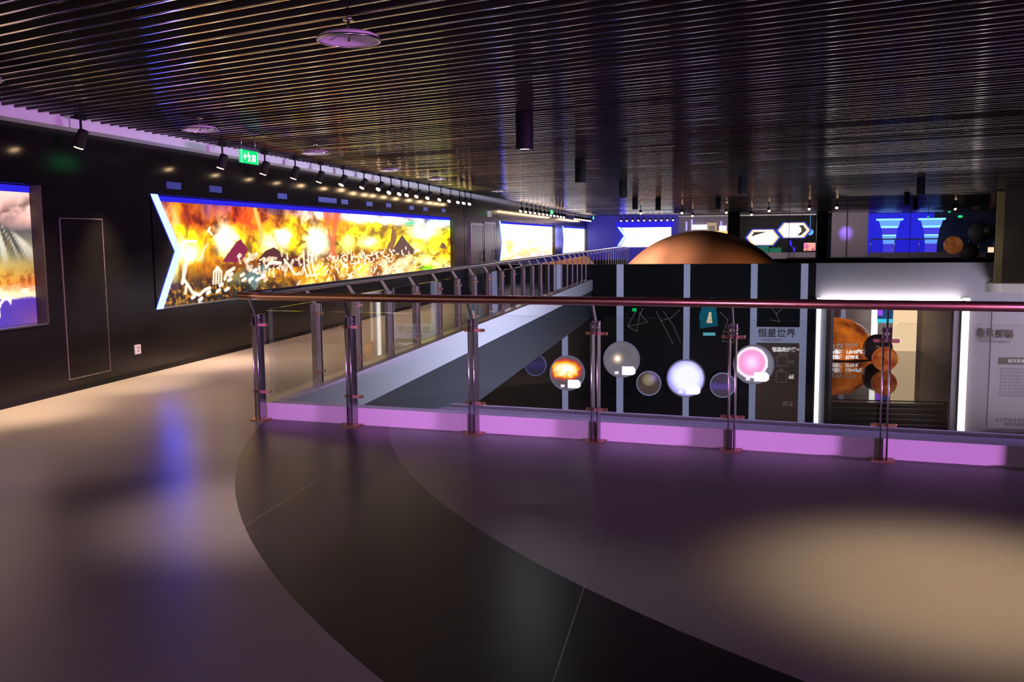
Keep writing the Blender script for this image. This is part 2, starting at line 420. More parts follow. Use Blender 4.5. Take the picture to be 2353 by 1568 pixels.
# ================================================================== WALL SCREENS
US = np.array([10.572, 10.918, 11.286, 11.676, 12.091, 12.534, 13.007, 13.513, 14.056, 14.641, 15.273, 15.956, 16.698, 17.506, 18.391, 19.363, 20.436, 21.626, 22.954, 24.446])
UA = 375 + 35.0 * np.arange(20)          # the picture is composed in strips that lengthen away from the entrance
def chev(z, zc=1.432, h=0.69, y0=10.25, dep=0.47):
    return y0 + dep * (1 - abs(z - zc) / h)
def paint_fire(Y, Z):
    a = np.interp(Y, US, UA); b = np.clip((2.05 - Z) / 1.30, 0, 1)
    a = np.where(Y < US[0], 375 - (US[0] - Y) * 100, a)
    wa = a + 16 * (fbm(a / 14, b * 9, 3) - 0.5) ; wb = b + 0.16 * (fbm(a / 17 + 40, b * 8, 9) - 0.5)
    cols = [380, 430, 480, 530, 580, 630, 680, 730, 780, 830, 880, 930, 980, 1036]
    rows = [0, .2, .4, .6, .8, 1]
    T = [[(.35,.1,.15),(.9,.3,.1),(.22,.09,.12),(.25,.09,.12),(.6,.15,.1),(.22,.13,.18),(.3,.13,.14),(1,.8,.8),(.6,.1,.1),(1,.95,.95),(1,.95,.9),(.9,.8,.9),(.25,.4,1),(.6,.9,1)],
         [(1,.62,.42),(1,.3,.02),(.28,.07,.04),(.8,.18,.03),(1,.22,.02),(.9,.33,.03),(1,.55,.12),(1,.7,.2),(1,.25,.05),(1,.85,.08),(1,.8,.02),(1,.9,.3),(1,1,.55),(.9,1,.3)],
         [(1,.5,.08),(1,.85,.35),(.95,.5,.05),(1.3,1.3,.8),(1,.75,.08),(1.2,1.1,.7),(1,.75,.05),(1.3,1.3,1),(1,.8,.3),(1.3,1.2,.5),(1,.9,.25),(.9,.6,.1),(1,.85,.1),(1,.8,.1)],
         [(1,.95,.5),(.45,.2,.05),(.4,.14,.03),(.5,.22,.04),(.3,.09,.03),(.12,.04,.02),(.1,.035,.02),(.2,.07,.03),(.2,.07,.02),(.5,.25,.08),(.5,.25,.08),(.5,.3,.1),(1,.85,.3),(1,.7,.1)],
         [(.05,.02,.05),(.08,.035,.02),(.1,.05,.03),(.22,.16,.08),(.13,.2,.18),(.8,.4,.05),(.7,.35,.1),(1,.6,.2),(.85,.5,.2),(.95,.55,.2),(.8,.5,.3),(.95,.8,.55),(1,.95,.45),(1,.8,.3)],
         [(.03,.02,.05),(.05,.035,.03),(.05,.045,.03),(.05,.05,.04),(.08,.06,.04),(.13,.08,.05),(.5,.28,.14),(.9,.6,.3),(.25,.12,.05),(.6,.4,.25),(.85,.62,.48),(.7,.5,.3),(1,.85,.2),(1,.9,.8)]]
    img = bilerp(cols, rows, T, wa, np.clip(wb, 0, 1))
    f = fbm(a / 16 + 1.6 * fbm(a / 22, b * 5, 5), b * 8 + 1.5 * fbm(a / 20, b * 6, 6), 21, 5)
    f = np.clip((f - .5) * 2.6 + .5, 0, 1)
    up = np.clip(1.25 - b * 1.1, .35, 1)
    img = img * (0.26 + 1.05 * f)[..., None] ** 1.15
    img[..., 1] *= (.72 + .5 * f); img[..., 2] *= (.55 + .75 * f)
    for cx, cy, rx, ry, c in ((518, .34, 17, .13, (2.4, 2.3, 1.7)), (436, .50, 24, .09, (2.4, 2.2, 1.2)), (444, .36, 12, .06, (2, 1.7, .5)), (655, .34, 17, .09, (2, 1.9, 1.5)), (730, .40, 18, .17, (2.2, 2.1, 1.6)),
                              (408, .20, 9, .16, (1.3, .62, .35)), (418, .26, 8, .05, (1.8, 1.5, .4)), (828, .03, 34, .07, (2, 1.95, 1.9)), (895, .05, 40, .05, (1.8, 1.7, 1.7)), (975, .26, 26, .12, (1.7, 1.65, 1.2)), (1000, .08, 20, .05, (1.7, 1.7, 1.9)), (950, .5, 22, .08, (1.7, 1.5, .6)),
                              (560, .30, 8, .05, (1.2, .6, .05)), (620, .22, 12, .08, (1.0, .5, .08)), (850, .40, 16, .08, (1.9, 1.8, 1.0)), (800, .42, 12, .10, (1.9, 1.6, .7))):
        d2 = ((a - cx + 8 * (f - .5)) / rx) ** 2 + ((b - cy + .07 * (f - .5)) / ry) ** 2
        k = np.clip(1.35 * np.exp(-1.25 * d2), 0, 1)[..., None]; img = img * (1 - k) + np.array(c) * k
    lo = np.clip((b - .70) * 5, 0, 1) * np.clip((700 - a) / 60, 0, 1)
    spk = np.clip((fbm(a / 5, b * 30, 44, 3) - .56) * 7, 0, 1) * lo
    img = img * (1 - .82 * lo)[..., None] + spk[..., None] * np.array([.38, .20, .06])
    gb_ = np.exp(-(((a - 985) / 16) ** 2 + ((b - .93) / .05) ** 2))[..., None]; img = img * (1 - gb_) + np.array([.25, .6, .05]) * gb_
    gb_ = np.exp(-(((a - 945) / 14) ** 2 + ((b - .10) / .04) ** 2))[..., None]; img = img * (1 - gb_) + np.array([.15, .55, .35]) * gb_
    gap = np.clip((fbm(a / 9, b * 13, 71, 4) - .47) * 9, 0, 1) * np.clip(1 - abs(b - .66) / .16, 0, 1) * np.clip((970 - a) / 40, 0, 1) * np.clip((a - 500) / 60, 0, 1)
    img = img * (1 - .85 * gap[..., None]) + gap[..., None] * np.array([.10, .035, .01])
    lum = img.mean(-1, keepdims=True); img = np.clip(lum + (img - lum) * 1.55, 0.004, None)
    # mountains, cones and rocks
    polyfill(img, a, b, [(512, .60), (545, .40), (556, .36), (572, .48), (560, .58), (540, .62)], (.20, .012, .045))
    polyfill(img, a, b, [(590, .62), (612, .50), (632, .46), (668, .60), (700, .63), (700, .72), (600, .70)], (.08, .02, .015))
    polyfill(img, a, b, [(895, .62), (908, .50), (926, .30), (942, .46), (958, .60), (945, .66)], (.10, .05, .035))
    polyfill(img, a, b, [(899, .40), (905, .13), (914, .34), (906, .52), (903, .62), (888, .60), (893, .46)], (.25, .10, .03))
    polyfill(img, a, b, [(1012, .55), (1017, .44), (1024, .48), (1027, .58)], (.15, .07, .04))
    polyfill(img, a, b, [(745, .0), (756, .0), (765, .34), (772, .0), (784, .0), (771, .45), (778, .66), (758, .66), (762, .42)], (.75, .12, .05), 0.75)
    stroke(img, a, b * 150, [(592, 4), (597, 20), (604, 42), (600, 62)], 4.5, (.95, .5, .1), .9)
    polyfill(img, a, b, [(560, .80), (580, .70), (605, .66), (622, .70), (600, .82), (585, .95)], (.10, .19, .19), .85)
    # luminous outline figures of animals and people
    cream = (1.35, .95, .65)
    bb = b * 150
    stroke(img, a, bb, [(424, 92), (420, 112), (430, 122), (440, 134), (455, 139), (470, 132), (481, 130)], 2.4, cream)
    stroke(img, a, bb, [(430, 86), (424, 104), (418, 118)], 3.2, cream); stroke(img, a, bb, [(426, 124), (424, 134)], 2.2, cream)
    for x in (491, 497, 503, 509): stroke(img, a, bb, [(500, 98), (x, 106), (x - 2, 124)], 1.6, cream)
    stroke(img, a, bb, [(516, 118), (522, 108), (538, 102)], 2.6, cream)
    for x in (703, 713, 722): stroke(img, a, bb, [(x - 4, 78), (x - 3, 110), (x + 2, 128), (x + 10, 124)], 1.5, cream)
    stroke(img, a, bb, [(655, 92), (668, 108), (676, 120), (684, 122)], 2.0, cream); stroke(img, a, bb, [(612, 104), (620, 98), (632, 96), (646, 98)], 2.4, cream)
    stroke(img, a, bb, [(480, 62), (470, 70), (466, 80), (458, 86)], 1.8, (1.2, .8, .6), .8); stroke(img, a, bb, [(481, 42), (487, 36)], 2.0, cream); stroke(img, a, bb, [(483, 40), (491, 47)], 1.8, cream)
    for x0, x1, y_ in ((428, 440, 57), (441, 453, 57), (409, 419, 73), (623, 633, 66)): stroke(img, a, bb, [(x0, y_), (x1, y_)], 2.0, (1.6, 1.5, 1.3))
    g = random.Random(11)
    for k in range(210):
        x = g.choice([g.uniform(545, 700), g.uniform(690, 900), g.uniform(760, 960), g.uniform(740, 980)])
        y = g.uniform(80, 112) if g.random() < .7 else g.uniform(108, 138)
        s = g.uniform(.5, 1.0) * (1.15 if x < 700 else .75)
        pts = [(x, y)]; dx_ = g.uniform(-3, 3)
        for j in range(g.randint(2, 4)):
            dx_ += g.uniform(-3, 3); pts.append((pts[-1][0] + dx_ * s, pts[-1][1] + g.uniform(-2, 8) * s))
        keep = img.copy(); wd = g.uniform(1.3, 2.4) * s
        stroke(img, a, bb, pts, wd, cream, .95)
        if wd > 1.5:
            inner = img.copy(); stroke(inner, a, bb, pts, wd * .42, (1, 0, 1), 1.0); mk = (np.abs(inner - img).sum(-1) > .4)
            img[mk] = keep[mk] * .7 + np.array(cream) * .2
        if g.random() < .45: stroke(img, a, bb, [(x, y - 3.5), (x + .6, y - 3.5)], 1.8 * s, cream)
    for x, y_ in ((442, 141), (458, 146), (477, 137), (500, 136), (507, 127), (520, 135), (527, 120), (530, 112), (560, 122), (557, 114), (577, 122), (592, 124), (586, 108), (604, 120)):
        stroke(img, a, bb, [(x - 3, y_ + 1), (x + 3, y_ - 1)], 2.6, (1.5, 1.2, 1.0), .9)
    return img
def paint_volcano(Y, Z):
    a = (Y - 7.0) / 1.2; b = np.clip((2.06 - Z) / 1.3, 0, 1)
    cols = [0, .35, .7, 1.0]; rows = [0, .10, .20, .30, .45, .60, .70, .79, .81, 1]
    T = [[(1,.60,.55)] * 4, [(1,.64,.5), (1,.6,.5), (.9,.5,.42), (1,.6,.5)], [(1,.6,.5), (.85,.5,.45), (.45,.25,.25), (.9,.5,.42)], [(.12,.11,.11), (.30,.28,.27), (.07,.07,.07), (.10,.09,.1)], [(.75,.72,.55), (.55,.55,.35), (.40,.40,.22), (.22,.21,.15)],
         [(1,.72,.12), (.9,.62,.08), (.65,.38,.05), (.5,.3,.06)], [(1,.6,.05), (.9,.45,.04), (.8,.3,.03), (.7,.2,.03)], [(1.3,1.2,1.0), (1.3,1.15,.85), (1.2,1.0,.6), (1.1,.8,.5)], [(.08,.03,.42), (.07,.03,.45), (.08,.03,.38), (.08,.03,.35)], [(.05,.02,.42), (.05,.02,.45), (.06,.03,.36), (.16,.06,.25)]]
    img = bilerp(cols, rows, T, a + .06 * (fbm(Y * 9, Z * 14, 2) - .5), np.clip(b + .035 * (fbm(Y * 12, Z * 9, 4) - .5), 0, 1))
    # pale ribs running down the cone from a summit near Y = 7.72, drifting smoke above it
    th = (Y - 7.72) / (2.0 - Z + .05); inside = np.clip((1.80 - Z - .55 * np.abs(Y - 7.72) ** 1.2) * 30, 0, 1) * np.clip((Z - 1.35) * 6, 0, 1)
    ribs = np.clip((fbm(th * 14, Z * 2, 8, 3) - .45) * 5, 0, 1)
    img = img * (1 - inside)[..., None] + (inside * (.10 + .75 * ribs))[..., None] * np.array([.75, .68, .55])
    sm = np.clip((fbm(Y * 5 - Z * 3, Z * 9, 31, 3) - .5) * 6, 0, 1) * np.clip(1 - abs(b - .17 + .25 * (Y - 7.9)) / .10, 0, 1)
    img = img * (1 - .8 * sm[..., None])
    tr = np.clip((fbm(Y * 26, Z * 7, 18, 3) - .42) * 4, 0, 1) * np.clip(1 - abs(b - .50) / .18, 0, 1)
    img = img * (1 - .55 * tr[..., None]) + tr[..., None] * np.array([.5, .38, .10]) * .5
    sp = np.clip((fbm(Y * 20, Z * 26, 14, 3) - .48) * 7, 0, 1) * np.clip(1 - abs(b - .66) / .10, 0, 1)
    img = img * (1 - .85 * sp[..., None] * np.array([.55, .9, 1]))
    wv = np.clip((fbm(Y * 8, Z * 40, 19, 3) - .5) * 6, 0, 1) * np.clip(1 - abs(b - .755) / .06, 0, 1)
    img = img + wv[..., None] * np.array([.6, .6, .5])
    stroke(img, Y * 100, Z * 100, [(786, 104), (778, 98), (774, 92), (776, 86)], 1.4, (1.4, 1.1, 1.0)); stroke(img, Y * 100, Z * 100, [(784, 103), (790, 101), (792, 98)], 1.2, (1.4, 1.1, 1.0))
    return img
def paint_sky(Y, Z, seed, amber, cyan):
    a = (Y - Y.min()) / (Y.max() - Y.min()); b = np.clip((2.06 - Z) / 1.3, 0, 1)
    n = fbm(a * 14, b * 8, seed, 4)
    sky = np.array([1.25, 1.2, 1.35]) * np.ones(a.shape + (3,))
    k = (np.clip((b - .45 + 1.1 * (n - .5)) * 5, 0, 1) * np.clip(.35 + 1.2 * fbm(a * 9, b * 6, seed + 9, 3), 0, 1))[..., None] * amber
    warm = np.array([.62, .32, .06]) * (.6 + .9 * fbm(a * 30, b * 14, seed + 5, 3))[..., None]
    img = sky * (1 - k) + warm * k
    v = np.clip((b - .72 - .2 * (n - .5)) * 5, 0, 1)[..., None] * np.clip(1.4 * (.7 - abs(a - .7)), 0, 1)[..., None] * amber
    img = img * (1 - v * .7) + np.array([.32, .26, .42]) * v * .7
    c = np.clip((b - .6) * 3, 0, 1)[..., None] * cyan * np.clip(1 - a * 1.3, 0, 1)[..., None]
    img = img * (1 - c) + np.array([.14, .42, .42]) * c
    top = np.clip(1 - b / .10, 0, 1)[..., None]
    return img * (1 - .5 * top * np.array([1, .6, .1]))
SM = screen_mat('lit picture screen', 1.35); SM2 = screen_mat('bright picture screen', 2.6)
def wall_screen(name, label, y0, y1, paint, m, ny, nz, chevron=True, group=None):
    t = thing(name, label, 'screen', (WX, (y0 + y1) / 2, 0.745), 0, group)
    base = Matrix.Translation((-WX, -(y0 + y1) / 2, -0.745))
    def add(nm, bm, mm):
        o = obj(nm, bm, mm, t); o.data.transform(base); return o
    xs = WX - 0.12
    zz = np.linspace(0.755, 2.05, nz); tt = np.linspace(0, 1, ny)
    Tg, Zg = np.meshgrid(tt, zz)
    left = (chev(Zg, y0=y0 + 0.14, dep=0.47) if chevron else np.full(Zg.shape, y0))
    if chevron == 'far': left = chev(Zg, y0=y0 + 0.10, dep=0.37)
    # finer columns near the visitor
    sh = 2.0 if y0 > 0 else 0.0
    Yg = (left + sh) * (((y1 + sh) / (left + sh)) ** Tg) - sh if y0 > 0 else left + (y1 - left) * Tg
    o = grid_picture('picture_panel', np.full(Yg.shape, xs), Yg, Zg, paint(Yg, Zg), m, t); o.data.transform(base)
    b = bmesh.new(); box(b, xs - 0.03, xs + 0.004, y0 + 0.15, y1, 2.052, 2.115); add('header_light', b, M['glow_blue'])
    b = bmesh.new(); box(b, xs, WX + 0.006, y0 + (0.1 if chevron else 0), y1, 0.738, 0.752); add('sill', b, M['steel'])
    b = bmesh.new(); box(b, xs - 0.01, WX + 0.003, y1, y1 + 0.02, 0.75, 2.12); add('jamb', b, M['brown'])
    if chevron:
        b = bmesh.new(); wv = 0.135; hw = 0.69; dep = 0.47 if chevron is True else 0.37
        def V(y, z, x): return b.verts.new((x, y, z))
        prof = [(y0, 2.122), (y0 + dep, 1.432), (y0, 0.742)]
        for (ya, za), (yb, zb) in zip(prof, prof[1:]):
            q_ = [(ya, za), (yb, zb), (yb + wv, zb), (ya + wv, za)]
            A = [V(y, z, WX - 0.01) for y, z in q_]; B = [V(y, z, WX + 0.012) for y, z in q_]
            b.faces.new(A); b.faces.new(B[::-1])
            for i in range(4): b.faces.new((A[i], A[(i + 1) % 4], B[(i + 1) % 4], B[i]))
        add('chevron_light', b, M['led_blue'])
        # black infill between the wall edge and the slanting light
        b = bmesh.new()
        A = [V(y, z, WX) for y, z in ((y0 - .02, 2.125), (y0 + .02, 2.125), (y0 + dep, 1.432), (y0 + .02, .745), (y0 - .02, .745))]
        B = [V(y, z, WX - .1) for y, z in ((y0 - .02, 2.125), (y0 + .02, 2.125), (y0 + dep, 1.432), (y0 + .02, .745), (y0 - .02, .745))]
        b.faces.new(A); b.faces.new(B[::-1])
        for i in range(5): b.faces.new((A[i], A[(i + 1) % 5], B[(i + 1) % 5], B[i]))
        add('infill', b, M['wall'])
    return t
wall_screen('wall_screen', 'lit wall screen with pink sky, volcano and yellow trees, cut by the left picture edge', -5.5, 8.27, lambda Y, Z: paint_volcano(Y, Z), SM, 700, 80, False)
wall_screen('wall_screen', 'long fiery orange wall screen with glowing outlined animals and a blue chevron light', 10.19, 24.28, paint_fire, SM, 560, 130, True)
wall_screen('wall_screen', 'white and amber wall screen beyond the grey doors, second chevron along the left wall', 30.0, 41.93, lambda Y, Z: paint_sky(Y, Z, 50, 1.0, 0.0), SM2, 180, 50, 'far')
wall_screen('wall_screen', 'pale washed-out wall screen at the far end of the left wall, last before the corner', 44.3, 53.9, lambda Y, Z: paint_sky(Y, Z, 70, 0.35, 1.0), SM2, 120, 40, 'far')

# small blue plaques above the fire screen
for k, (y, z) in enumerate([(10.70, 2.244), (11.73, 2.251), (13.79, 2.245), (15.62, 2.252), (16.42, 2.251), (17.735, 2.257), (18.9, 2.269), (20.5, 2.263), (21.6, 2.264), (23.22, 2.278)]):
    wd = 0.16 if k != 3 else 0.40
    b = bmesh.new(); box(b, 0, 0.012, -wd, wd, -0.042, 0.042)
    o = obj('wall_plaque', b, mat('blue plaque %d' % k, (0.03, 0.04, 0.16), 0.4, emit=(0.03, 0.045, 0.22), es=1.0 if k > 1 else .45), None, (WX, y, z))
    ords = ['first', 'second', 'third', 'widest', 'fifth', 'sixth', 'seventh', 'eighth', 'ninth', 'last']
    tag(o, '%s small blue plaque above the fiery screen, counted from the left chevron' % ords[k], 'plaque', 'blue plaques above the fiery screen')

# access door, outlet, service doors in the left wall
dr = struct(bpy.data.objects.new('door_1', None)); COL.objects.link(dr); dr.location = (WX, 8.88, 0.14)
b = bmesh.new(); box(b, 0, 0.008, -0.34, 0.34, 0, 1.66); obj('door_leaf', b, M['wall'], dr)
M['joint'] = mat('pale joint edge', (0.16, 0.15, 0.13), 0.3)
for nm, (ya, yb, za, zb) in (('joint_left', (-0.35, -0.342, 0, 1.67)), ('joint_right', (0.342, 0.35, 0, 1.67)), ('joint_bottom', (-0.35, 0.35, -0.008, 0.0)), ('joint_top', (-0.35, 0.35, 1.66, 1.668))):
    b = bmesh.new(); box(b, 0, 0.010, ya, yb, za, zb); obj('joint', b, M['joint'], dr)
ou = thing('wall_outlet', 'white socket plate low on the black wall between the two nearest screens', 'outlet', (WX, 9.76, 0.31))
b = bmesh.new(); box(b, 0, 0.012, -0.055, 0.055, -0.055, 0.055); bmesh.ops.bevel(b, geom=b.edges[:], offset=0.004, segments=1); obj('face_plate', b, M['white'], ou)
b = bmesh.new()
for z in (-0.02, 0.02): box(b, 0.011, 0.014, -0.012, 0.012, z - .005, z + .005)
obj('socket_hole', b, M['black'], ou)['kind'] = 'stuff'
for k, (ya, yb, zt) in enumerate(((26.0, 27.5, 1.95), (27.75, 29.2, 2.0))):
    d_ = struct(bpy.data.objects.new('door_%d' % (k + 2), None)); COL.objects.link(d_); d_.location = (WX, (ya + yb) / 2, 0)
    h = (yb - ya) / 2
    b = bmesh.new(); box(b, 0, 0.03, -h, h, 0.02, zt); obj('door_leaf', b, mat('brushed grey door %d' % k, (0.42, 0.38, 0.36), 0.3, 0.7, noise=.2, nscale=3), d_)
    b = bmesh.new(); box(b, 0, 0.04, -h - .06, -h, 0, zt + .06); box(b, 0, 0.04, h, h + .06, 0, zt + .06); box(b, 0, 0.04, -h, h, zt, zt + .06); obj('door_frame', b, M['steel'], d_)
    b = bmesh.new(); cyl(b, (0.07, h - .12, 0.9), (0.07, h - .12, 1.2), .012, n=10); cyl(b, (0.03, h - .12, .93), (.07, h - .12, .93), .01, n=8); cyl(b, (0.03, h - .12, 1.17), (.07, h - .12, 1.17), .01, n=8); obj('door_handle', b, M['steel'], d_)
o = tag(BX('wall_sign', WX, WX + .02, 28.25, 28.75, 2.22, 2.40, M['printw']), 'small pale sign plate above the grey doors on the left wall', 'sign')
o = thing('exit_sign_box', 'green sign plate hung low behind the first left railing post', 'sign', (WX + .01, 13.7, .55)) if False else None

# ================================================================== TRACK SPOTLIGHTS
def track_meshes():
    b = bmesh.new(); cyl(b, (0, 0, 0.0), (0, 0, 0.13), .012, n=8); box(b, -.02, .02, -.07, .07, .10, .14); arm = mesh_of('mount', b, M['black'])
    b = bmesh.new(); cyl(b, (0, 0, .07), (0, 0, -.10), .052, n=18); cyl(b, (0, 0, .085), (0, 0, .07), .03, .052, n=18); head = mesh_of('lamp_head', b, M['black'])
    b = bmesh.new(); cyl(b, (0, 0, -.101), (0, 0, -.108), .043, n=18); lens = mesh_of('lens', b, M['lens'])
    return arm, head, lens
TM = track_meshes()
def track_spot(x, y, z, tiltx, tilty, label, group):
    t = thing('track_spotlight', label, 'spotlight', (x, y, z), 0, group)
    a = obj('mount', TM[0], None, t, (0, 0, CEIL - z - 0.13))
    if CEIL - z - .13 > 0: a.scale = (1, 1, 1)
    rod = bmesh.new(); cyl(rod, (0, 0, 0.02), (0, 0, CEIL - z - .12), .010, n=8); obj('stem', rod, M['black'], t)
    h = obj('lamp_head', TM[1], None, t); h.rotation_euler = (tiltx, tilty, 0)
    l = obj('lens', TM[2], None, h)
    return t
TX = -6.02
TU = [8.41, 11.22, 12.42, 13.43, 14.4, 15.39, 16.4, 17.3, 17.93, 18.57, 19.07, 19.76, 20.6, 21.59, 22.47, 23.33, 23.92, 24.54]
num = ['first', 'second', 'third', 'fourth', 'fifth', 'sixth', 'seventh', 'eighth', 'ninth', 'tenth', 'eleventh', 'twelfth', 'thirteenth', 'fourteenth', 'fifteenth', 'sixteenth', 'seventeenth', 'eighteenth', 'nineteenth', 'twentieth', 'twenty-first', 'twenty-second', 'twenty-third', 'twenty-fourth']
for k, y in enumerate(TU):
    aim = (R(-2 if k < 5 else (-22 if k < 7 else -40)), R(20))
    track_spot(TX, y, 2.585 if k < 8 else 2.55, aim[0], aim[1], ('lone black track spotlight hanging at the far left of the row' if k == 0 else '%s black track spotlight of the row above the fiery screen, counted from the left' % num[k]), 'track spotlights along the left wall')
for k, y in enumerate(TU):
    if k % 2 == 0 or k == 1:
        spot((TX, y - .02, 2.42), (TX + .3, y - 0.5, 0.0), (1.0, .64, .42), 300, 80, 1.0)
# a second and a third cluster further along
for k in range(12):
    y = 31.8 + k * 0.95
    track_spot(TX, y, 2.55, R(-44), R(18), '%s tiny lit spotlight of the crowded row above the white and amber screen' % num[k], 'track spotlights above the second chevron screen')
for k in range(8):
    y = 46.0 + k * 0.95
    track_spot(TX, y, 2.55, R(-44), R(18), '%s tiny lit spotlight of the row above the pale last screen' % num[k], 'track spotlights above the last left wall screen')
for y in (33.5, 37.5, 41.5, 47.5, 51.5): spot((TX, y, 2.42), (TX + .1, y - 0.9, 0), WARM, 150, 90, 1.0)
# warm wash at the wall foot beside the nearest screen
for y in (2.0, 4.2, 5.8, 7.4, 9.2, 10.8): spot((TX + .1, y, 2.5), (TX - .38, y, 0), (1.0, .70, .42), 620, 56, 1.0)

# ================================================================== CEILING FIXTURES
def ring_meshes():
    b = bmesh.new()
    lathe(b, [(0.0, .040), (.08, .036), (.13, .024), (.160, .006), (.170, .0), (.178, .004), (.172, .022), (.14, .040), (.08, .052), (0, .056)], 36)
    dish = mesh_of('dish', b, M['white'])
    b = bmesh.new(); cyl(b, (0, 0, -.004), (0, 0, .14), .009, n=10); cyl(b, (0, 0, .11), (0, 0, .135), .03, n=14); stem = mesh_of('stem', b, M['steel'])
    b = bmesh.new(); lathe(b, [(.168, -.003), (.178, -.004), (.184, .004), (.180, .012), (.176, .004), (.168, -.003)], 36); rim = mesh_of('rim', b, M['steel'])
    return dish, stem, rim
RM = ring_meshes()
rings = [(-1.97, 5.18, 'round white ceiling dish nearest the camera, top centre-left'), (-4.92, 5.75, 'round white ceiling dish cut by the left picture edge'), (-5.0, 8.88, 'round white ceiling dish above the left end of the fiery screen'),
         (-4.93, 11.65, 'small round ceiling dish just right of the green exit sign'), (-5.0, 14.85, 'fourth round ceiling dish of the row receding along the left wall'), (-4.9, 17.3, 'fifth round ceiling dish of the row receding along the left wall'), (-4.75, 22.2, 'farthest round ceiling dish of the row along the left wall')]
for x, y, lab in rings:
    t = thing('ceiling_dish', lab, 'ceiling fixture', (x, y, 2.675), 0, 'round ceiling dishes')
    obj('dish', RM[0], None, t); obj('stem', RM[1], None, t); obj('rim', RM[2], None, t)
def pend_meshes():
    b = bmesh.new(); cyl(b, (0, 0, 0), (0, 0, .37), .088, n=28, caps=False)
    lathe(b, [(.088, 0), (.080, 0), (.076, .05)], 28); cyl(b, (0, 0, .36), (0, 0, .37), .088, n=28)
    body = mesh_of('housing', b, M['black'])
    b = bmesh.new(); cyl(b, (0, 0, .012), (0, 0, .02), .078, n=28); disc = mesh_of('diffuser', b, M['lensw'])
    return body, disc
PM = pend_meshes()
pend = [(-1.71, 9.22, 1, 'large black cylinder downlight in the middle of the slatted ceiling'), (-1.87, 14.9, .5, 'second black cylinder downlight, right of and behind the large one'), (-1.68, 20.9, 0, 'third black cylinder downlight, left of the dome top'),
        (-2.0, 29.5, 0, 'small fourth cylinder downlight of the row toward the end screen'), (0.84, 20.25, 1, 'black cylinder downlight with white glow, above the dome right side'), (4.7, 22.0, .2, 'black cylinder downlight above the blue glowing columns, right one'),
        (5.95, 29.6, .3, 'black cylinder downlight above the blue glowing columns, left one'), (7.35, 35.2, .1, 'faint small cylinder downlight between the two blue glowing columns'), (-1.34, 30.6, 0, 'tiny cylinder downlight left of the dome peak'), (0.54, 30.8, 0, 'tiny cylinder downlight above the dome peak')]
for x, y, g_, lab in pend:
    t = thing('pendant_downlight', lab, 'ceiling light', (x, y, CEIL - .37), 0, 'cylinder downlights')
    obj('housing', PM[0], None, t)
    o = obj('diffuser', PM[1], None, t)
    if g_ < .4:
        o.data = o.data.copy(); o.data.materials.clear(); o.data.materials.append(mat('dim lens', (.5, .5, .5), .4, emit=(.8, .8, .9), es=.25 + g_))
    if g_ >= 1: spot((x, y, CEIL - .36), (x, y, 0), (1, .95, .9), 26, 70, .8)
# small accent spotlights scattered over the far hall
acc = [(-2.33, 37.6, 'left of the dome, over the end screen'), (-0.73, 37.9, 'above the left half of the dome'), (-0.35, 43.6, 'low above the dome peak'), (0.98, 38.2, 'left of the black column'), (2.17, 42.7, 'right of the black column'), (2.5, 36.6, 'over the left hexagon screen'), (3.78, 35.0, 'over the right hexagon screen'), (4.57, 33.9, 'over the pale panels'), (9.35, 38.1, 'over the orange planet')]
for x, y, lab in acc:
    track_spot(x, y, 2.55, R(-50), R(rnd.uniform(-20, 20)), 'small lit accent spotlight ' + lab, 'accent spotlights of the far hall')
# exit signs
def exit_sign(x, y, z, L, label, rz=0):
    t = thing('exit_sign', label, 'exit sign', (x, y, z), rz)
    b = bmesh.new(); box(b, -.012, .012, -L / 2, L / 2, 0, .15); obj('light_box', b, emat('green sign face', (0.01, .85, .22), 1.0), t)
    b = bmesh.new(); box(b, .0125, .015, -L / 2, -L / 2 + .03, 0, .15); box(b, .0125, .015, L / 2 - .012, L / 2, 0, .15)
    obj('lit_edge', b, emat('sign edge', (.35, 1.3, .8), 1), t)
    Wm = emat('sign pictogram', (1.1, 1.5, 1.3), 1.1)
    b = bmesh.new()
    # arrow, running figure, door
    def poly(pts):
        A = [b.verts.new((.0135, p, q_)) for p, q_ in pts]; b.faces.new(A)
    s = L / .43
    poly([(-.155 * s, .075), (-.115 * s, .115), (-.10 * s, .10), (-.115 * s, .085), (-.07 * s, .085), (-.07 * s, .065), (-.115 * s, .065), (-.10 * s, .05), (-.115 * s, .035)])
    poly([(-.05 * s + .0, .125), (-.03 * s, .132), (-.015 * s, .12), (-.03 * s, .108), (-.045 * s, .11)])
    poly([(-.05 * s, .105), (-.01 * s, .105), (.03 * s, .085), (.035 * s, .07), (.0, .08), (.015 * s, .05), (.035 * s, .03), (.03 * s, .015), (-.005 * s, .04), (-.03 * s, .02), (-.055 * s, .02), (-.03 * s, .045), (-.03 * s, .08), (-.06 * s, .08)])
    poly([(.06 * s, .02), (.06 * s, .105), (.15 * s, .105), (.15 * s, .02), (.13 * s, .02), (.13 * s, .088), (.08 * s, .088), (.08 * s, .02)])
    poly([(.085 * s, .03), (.125 * s, .03), (.125 * s, .08), (.085 * s, .08)])
    obj('pictogram', b, Wm, t)
    b = bmesh.new(); box(b, -.014, .014, -L / 2, L / 2, .15, .18); obj('top_housing', b, M['dark_grey'], t)
    for s_ in (-1, 1):
        b = bmesh.new(); cyl(b, (0, s_ * L * .4, .18), (0, s_ * L * .4, CEIL - z + .02), .005, n=6); obj('rod', b, M['steel'], t)
    return t
exit_sign(-5.2, 10.31, 2.455, .43, 'green exit sign hanging by two rods near the left wall bulkhead')
exit_sign(-5.2, 33.2, 2.40, .4, 'tiny green exit sign above the white and amber wall screen')
exit_sign(-5.2, 46.5, 2.45, .4, 'farthest tiny green exit sign at the end of the left wall', )

